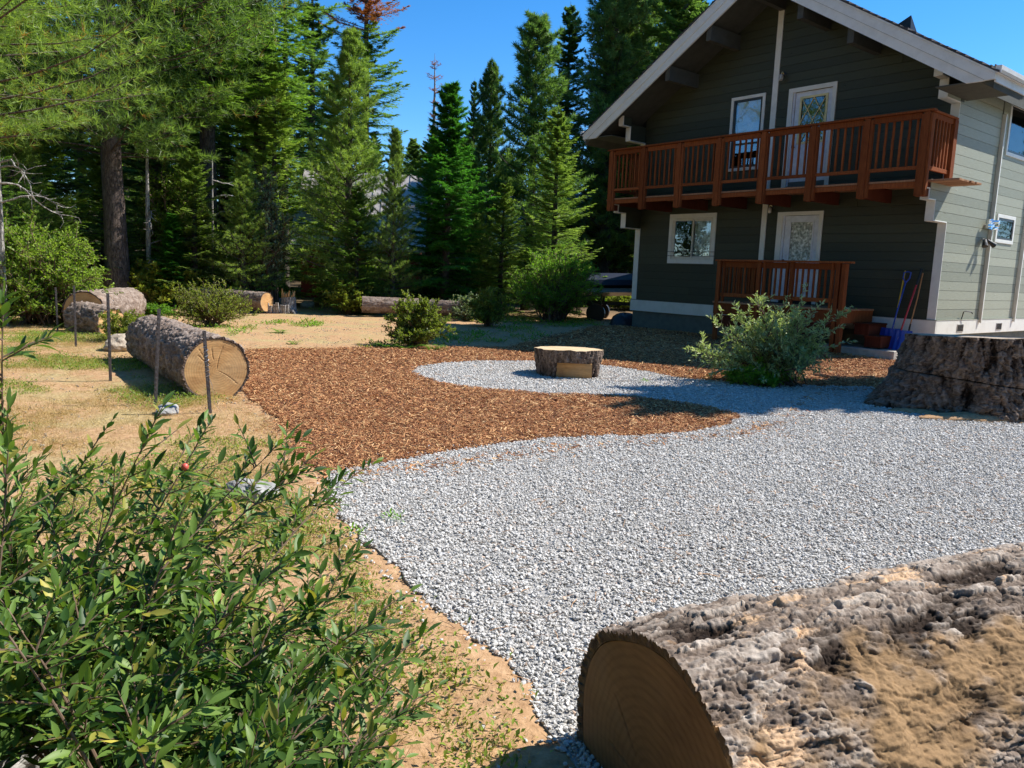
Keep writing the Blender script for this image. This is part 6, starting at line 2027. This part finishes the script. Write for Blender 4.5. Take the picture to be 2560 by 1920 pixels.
# ------------------------------------------------------------------ neighbouring cabins behind the trees
def cabin(name, label, x, y, rz, L, D, hw, hr, ov=.5):
    r0 = empty(name, (x, y, float(gz(x, y)) - .1), rz); tag(r0, label, 'cabin')
    MB().box(0, L, 0, D, 0, hw).build('wall', M['cabinred'], r0)
    for sx in (0, L):
        MB().prism([(0, hw), (D, hw), (D / 2, hr)], 'x', sx - .02 if sx else 0.02, sx if sx else 0.04).build('gable', M['cabinred'], r0)
    sl = (hr - hw) / (D / 2)
    for sgn in (0, 1):
        y0 = -ov if not sgn else D + ov
        P = [(-ov, y0, hw - ov * sl), (L + ov, y0, hw - ov * sl), (L + ov, D / 2, hr), (-ov, D / 2, hr)]
        Q = [(a, b, c + .10) for a, b, c in P]
        MB().hexa(P + Q).build('roof', M['metalroof'], r0)
        k = 0; sm = MB(); xx = -ov
        while xx <= L + ov:
            A = [(xx, y0, hw - ov * sl + .10), (xx + .04, y0, hw - ov * sl + .10), (xx + .04, D / 2, hr + .10), (xx, D / 2, hr + .10)]
            sm.hexa(A + [(a, b, c + .05) for a, b, c in A]); xx += .4
        o = sm.build('seam', M['metalroof'], r0); o['kind'] = 'stuff'
    wn_ = MB().box(L * .55, L * .55 + .9, -.03, -.005, 1.2, 2.0).build('window', M['white'], r0)
    MB().box(L * .55 + .08, L * .55 + .82, -.036, -.031, 1.28, 1.92).build('pane', M['room'], wn_)
    MB().box(L * .25, L * .25 + .9, -.03, -.005, 0.1, 2.1).build('door', M['door'], r0)
    return r0
cabin('cabin', 'dark red cabin with grey standing-seam metal roof, half hidden behind the light green pine', -9.0, 32.8, R(6), 4.9, 7.5, 2.5, 5.6, .45)
cabin('cabin', 'second red cabin with metal roof glimpsed between the cedar and the layered fir', -1.4, 37.5, R(-4), 5.4, 7.0, 2.5, 5.3, .5)

# ------------------------------------------------------------------ covered boat on a trailer behind the house
bt = empty('covered_boat', (3.1, 26.2, .0), R(-12)); tag(bt, 'small boat under a dark cover on a trailer behind the far corner of the house', 'boat')
n = 14
def hull(z0, z1, wd, L, nose, name, mat, top=False):
    V = []; F = []
    for i in range(n + 1):
        t_ = i / n; x = -L / 2 + L * t_
        ww = wd * (1 - max(0, t_ - .45) ** 2 * 3.2) if t_ > .45 else wd
        ww = max(ww, .02)
        zz = [z0 + .25 * t_ ** 3, (z0 + z1) / 2 + .12 * t_ ** 2, z1 + nose * t_ ** 2]
        for yy, z in ((-ww * .35, zz[0]), (-ww, zz[1]), (-ww * .9, zz[2]), (0, zz[2] + (.22 if top else 0) * math.sin(t_ * math.pi) ** .6), (ww * .9, zz[2]), (ww, zz[1]), (ww * .35, zz[0])):
            V.append((x, yy, z))
    for i in range(n):
        for k in range(7):
            F.append((i * 7 + k, i * 7 + (k + 1) % 7, (i + 1) * 7 + (k + 1) % 7, (i + 1) * 7 + k))
    F.append(tuple(range(7))[::-1]); F.append(tuple(n * 7 + k for k in range(7)))
    o = mesh_np(name, V, F, mat); obj(name, o, bt)
hull(.85, 1.12, .85, 4.4, .12, 'hull', M['boathull'])
hull(1.06, 1.38, .93, 4.6, .14, 'cover', M['boatcover'], True)
tra = MB(); tra.box(-1.8, 2.6, -.55, -.48, .6, .68); tra.box(-1.8, 2.6, .48, .55, .6, .68)
for x in (-1.6, -.2, 1.4): tra.box(x, x + .06, -.6, .6, .58, .64); tra.box(x, x + .05, -.5, -.44, .64, .95); tra.box(x, x + .05, .44, .5, .64, .95)
tra.build('trailer_frame', M['metal_dark'], bt)
for sy in (-.78, .78):
    wv = MB().lathe([(.12, -.09), (.30, -.09), (.32, 0), (.30, .09), (.12, .09)], 0, sy, .32, 18, 'y').build('wheel', M['frame_black'], bt); wv.location = (-.3, 0, 0)
# small teal box and white board glimpsed behind the shrubs

# bleached dead limbs at the left edge and round the dark trunks
def dead_tree(name, label, x, y, h, arms, seed, tr_=.07):
    r_ = np.random.default_rng(seed)
    r0 = empty(name, (x, y, float(gz(x, y)))); tag(r0, label, 'dead tree')
    MB().tube([(0, 0, -.1), (.02, 0, h * .5), (.05, .02, h)], [tr_, tr_ * .8, tr_ * .35], 8).build('trunk', M['deadwood'], r0)
    mb = MB()
    for (z, ax, L) in arms:
        p = np.array([0.03, 0, z]); d = np.array([math.cos(ax), math.sin(ax), .35]); P = [tuple(p)]
        for k in range(9):
            d = nrm(d + r_.normal(0, .22, 3) + np.array([0, 0, -.10])); p = p + d * L / 9; P.append(tuple(p))
            if k > 1:
                e = nrm(d + r_.normal(0, .7, 3)); q = p + e * L * .12; q2 = q + nrm(e + r_.normal(0, .5, 3)) * L * .10
                mb.tube([tuple(p), tuple(q), tuple(q2)], [.009, .006, .003], 4)
        mb.tube(P, list(np.linspace(.026, .006, len(P))), 5)
    mb.build('branches', M['deadwood'], r0)
dead_tree('dead_tree', 'dead grey trunk with bare white curving branches at the left edge', -10.9, 16.6, 3.6, [(3.4, .1, 1.9), (3.3, -.5, 1.6), (3.0, .5, 1.5), (4.6, .0, 0.4), (3.5, 2.5, 1.2), (2.6, -.2, 1.3)], 3)
dead_tree('dead_tree', 'thin dead sapling with twisting pale limbs before the two dark trunks', -10.3, 26.6, 5.0, [(3.0, .3, 1.6), (3.6, -.6, 1.7), (2.4, 2.6, 1.5), (4.2, 1.0, 1.6), (1.8, -.2, 1.4), (4.8, 3.0, 1.2)], 4, .05)
dead_tree('dead_tree', 'bare thin stem with low drooping dead limbs right of the big pine trunk', -12.0, 25.6, 5.5, [(1.2, -.3, 1.9), (.9, .1, 2.0), (.6, -.2, 1.6), (2.0, .2, 1.5), (3.0, -.8, 1.4), (1.5, .4, 1.8)], 6, .09)

# fallen needles and twigs on the gravel and the dirt
X = rng.uniform(-9, 8, 9000); Y = rng.uniform(1.5, 15, 9000)
m_ = in_view(X, Y); X = X[m_]; Y = Y[m_]; n = len(X)
def twig_mesh(k):
    mb = MB(); mb.tube([(-1, 0, 0), (-.2, .12 * (k - 1), .05), (1, .02, 0)], .035, 3)
    me = bpy.data.meshes.new('twig'); me.from_pydata([tuple(v) for v in mb.v], [], mb.f); me.materials.append(M['lightwood'] if k else M['stem']); return me
scatter('needle_litter', np.stack([X, Y, gz(X, Y) + .026], 1), np.stack([rng.normal(0, .15, n), rng.normal(0, .15, n), rng.random(n) * 6.28], 1), np.repeat(rng.uniform(.015, .05, n)[:, None], 3, 1), [source('twig', twig_mesh(k)) for k in range(3)],
        'fallen brown needles and twigs lying over the yard', 'needle litter')

# loose soil heaped round the foot of the big stump
for (x, y, rx, ry, h_, sd) in ((5.75, 9.42, .75, .26, .075, 3), (5.15, 9.75, .30, .18, .05, 5), (6.5, 9.35, .5, .2, .06, 8)):
    o = heap('soil', x, y, rx, ry, h_, M['dirt'], None, None, sd, .0)
    o['kind'] = 'structure'
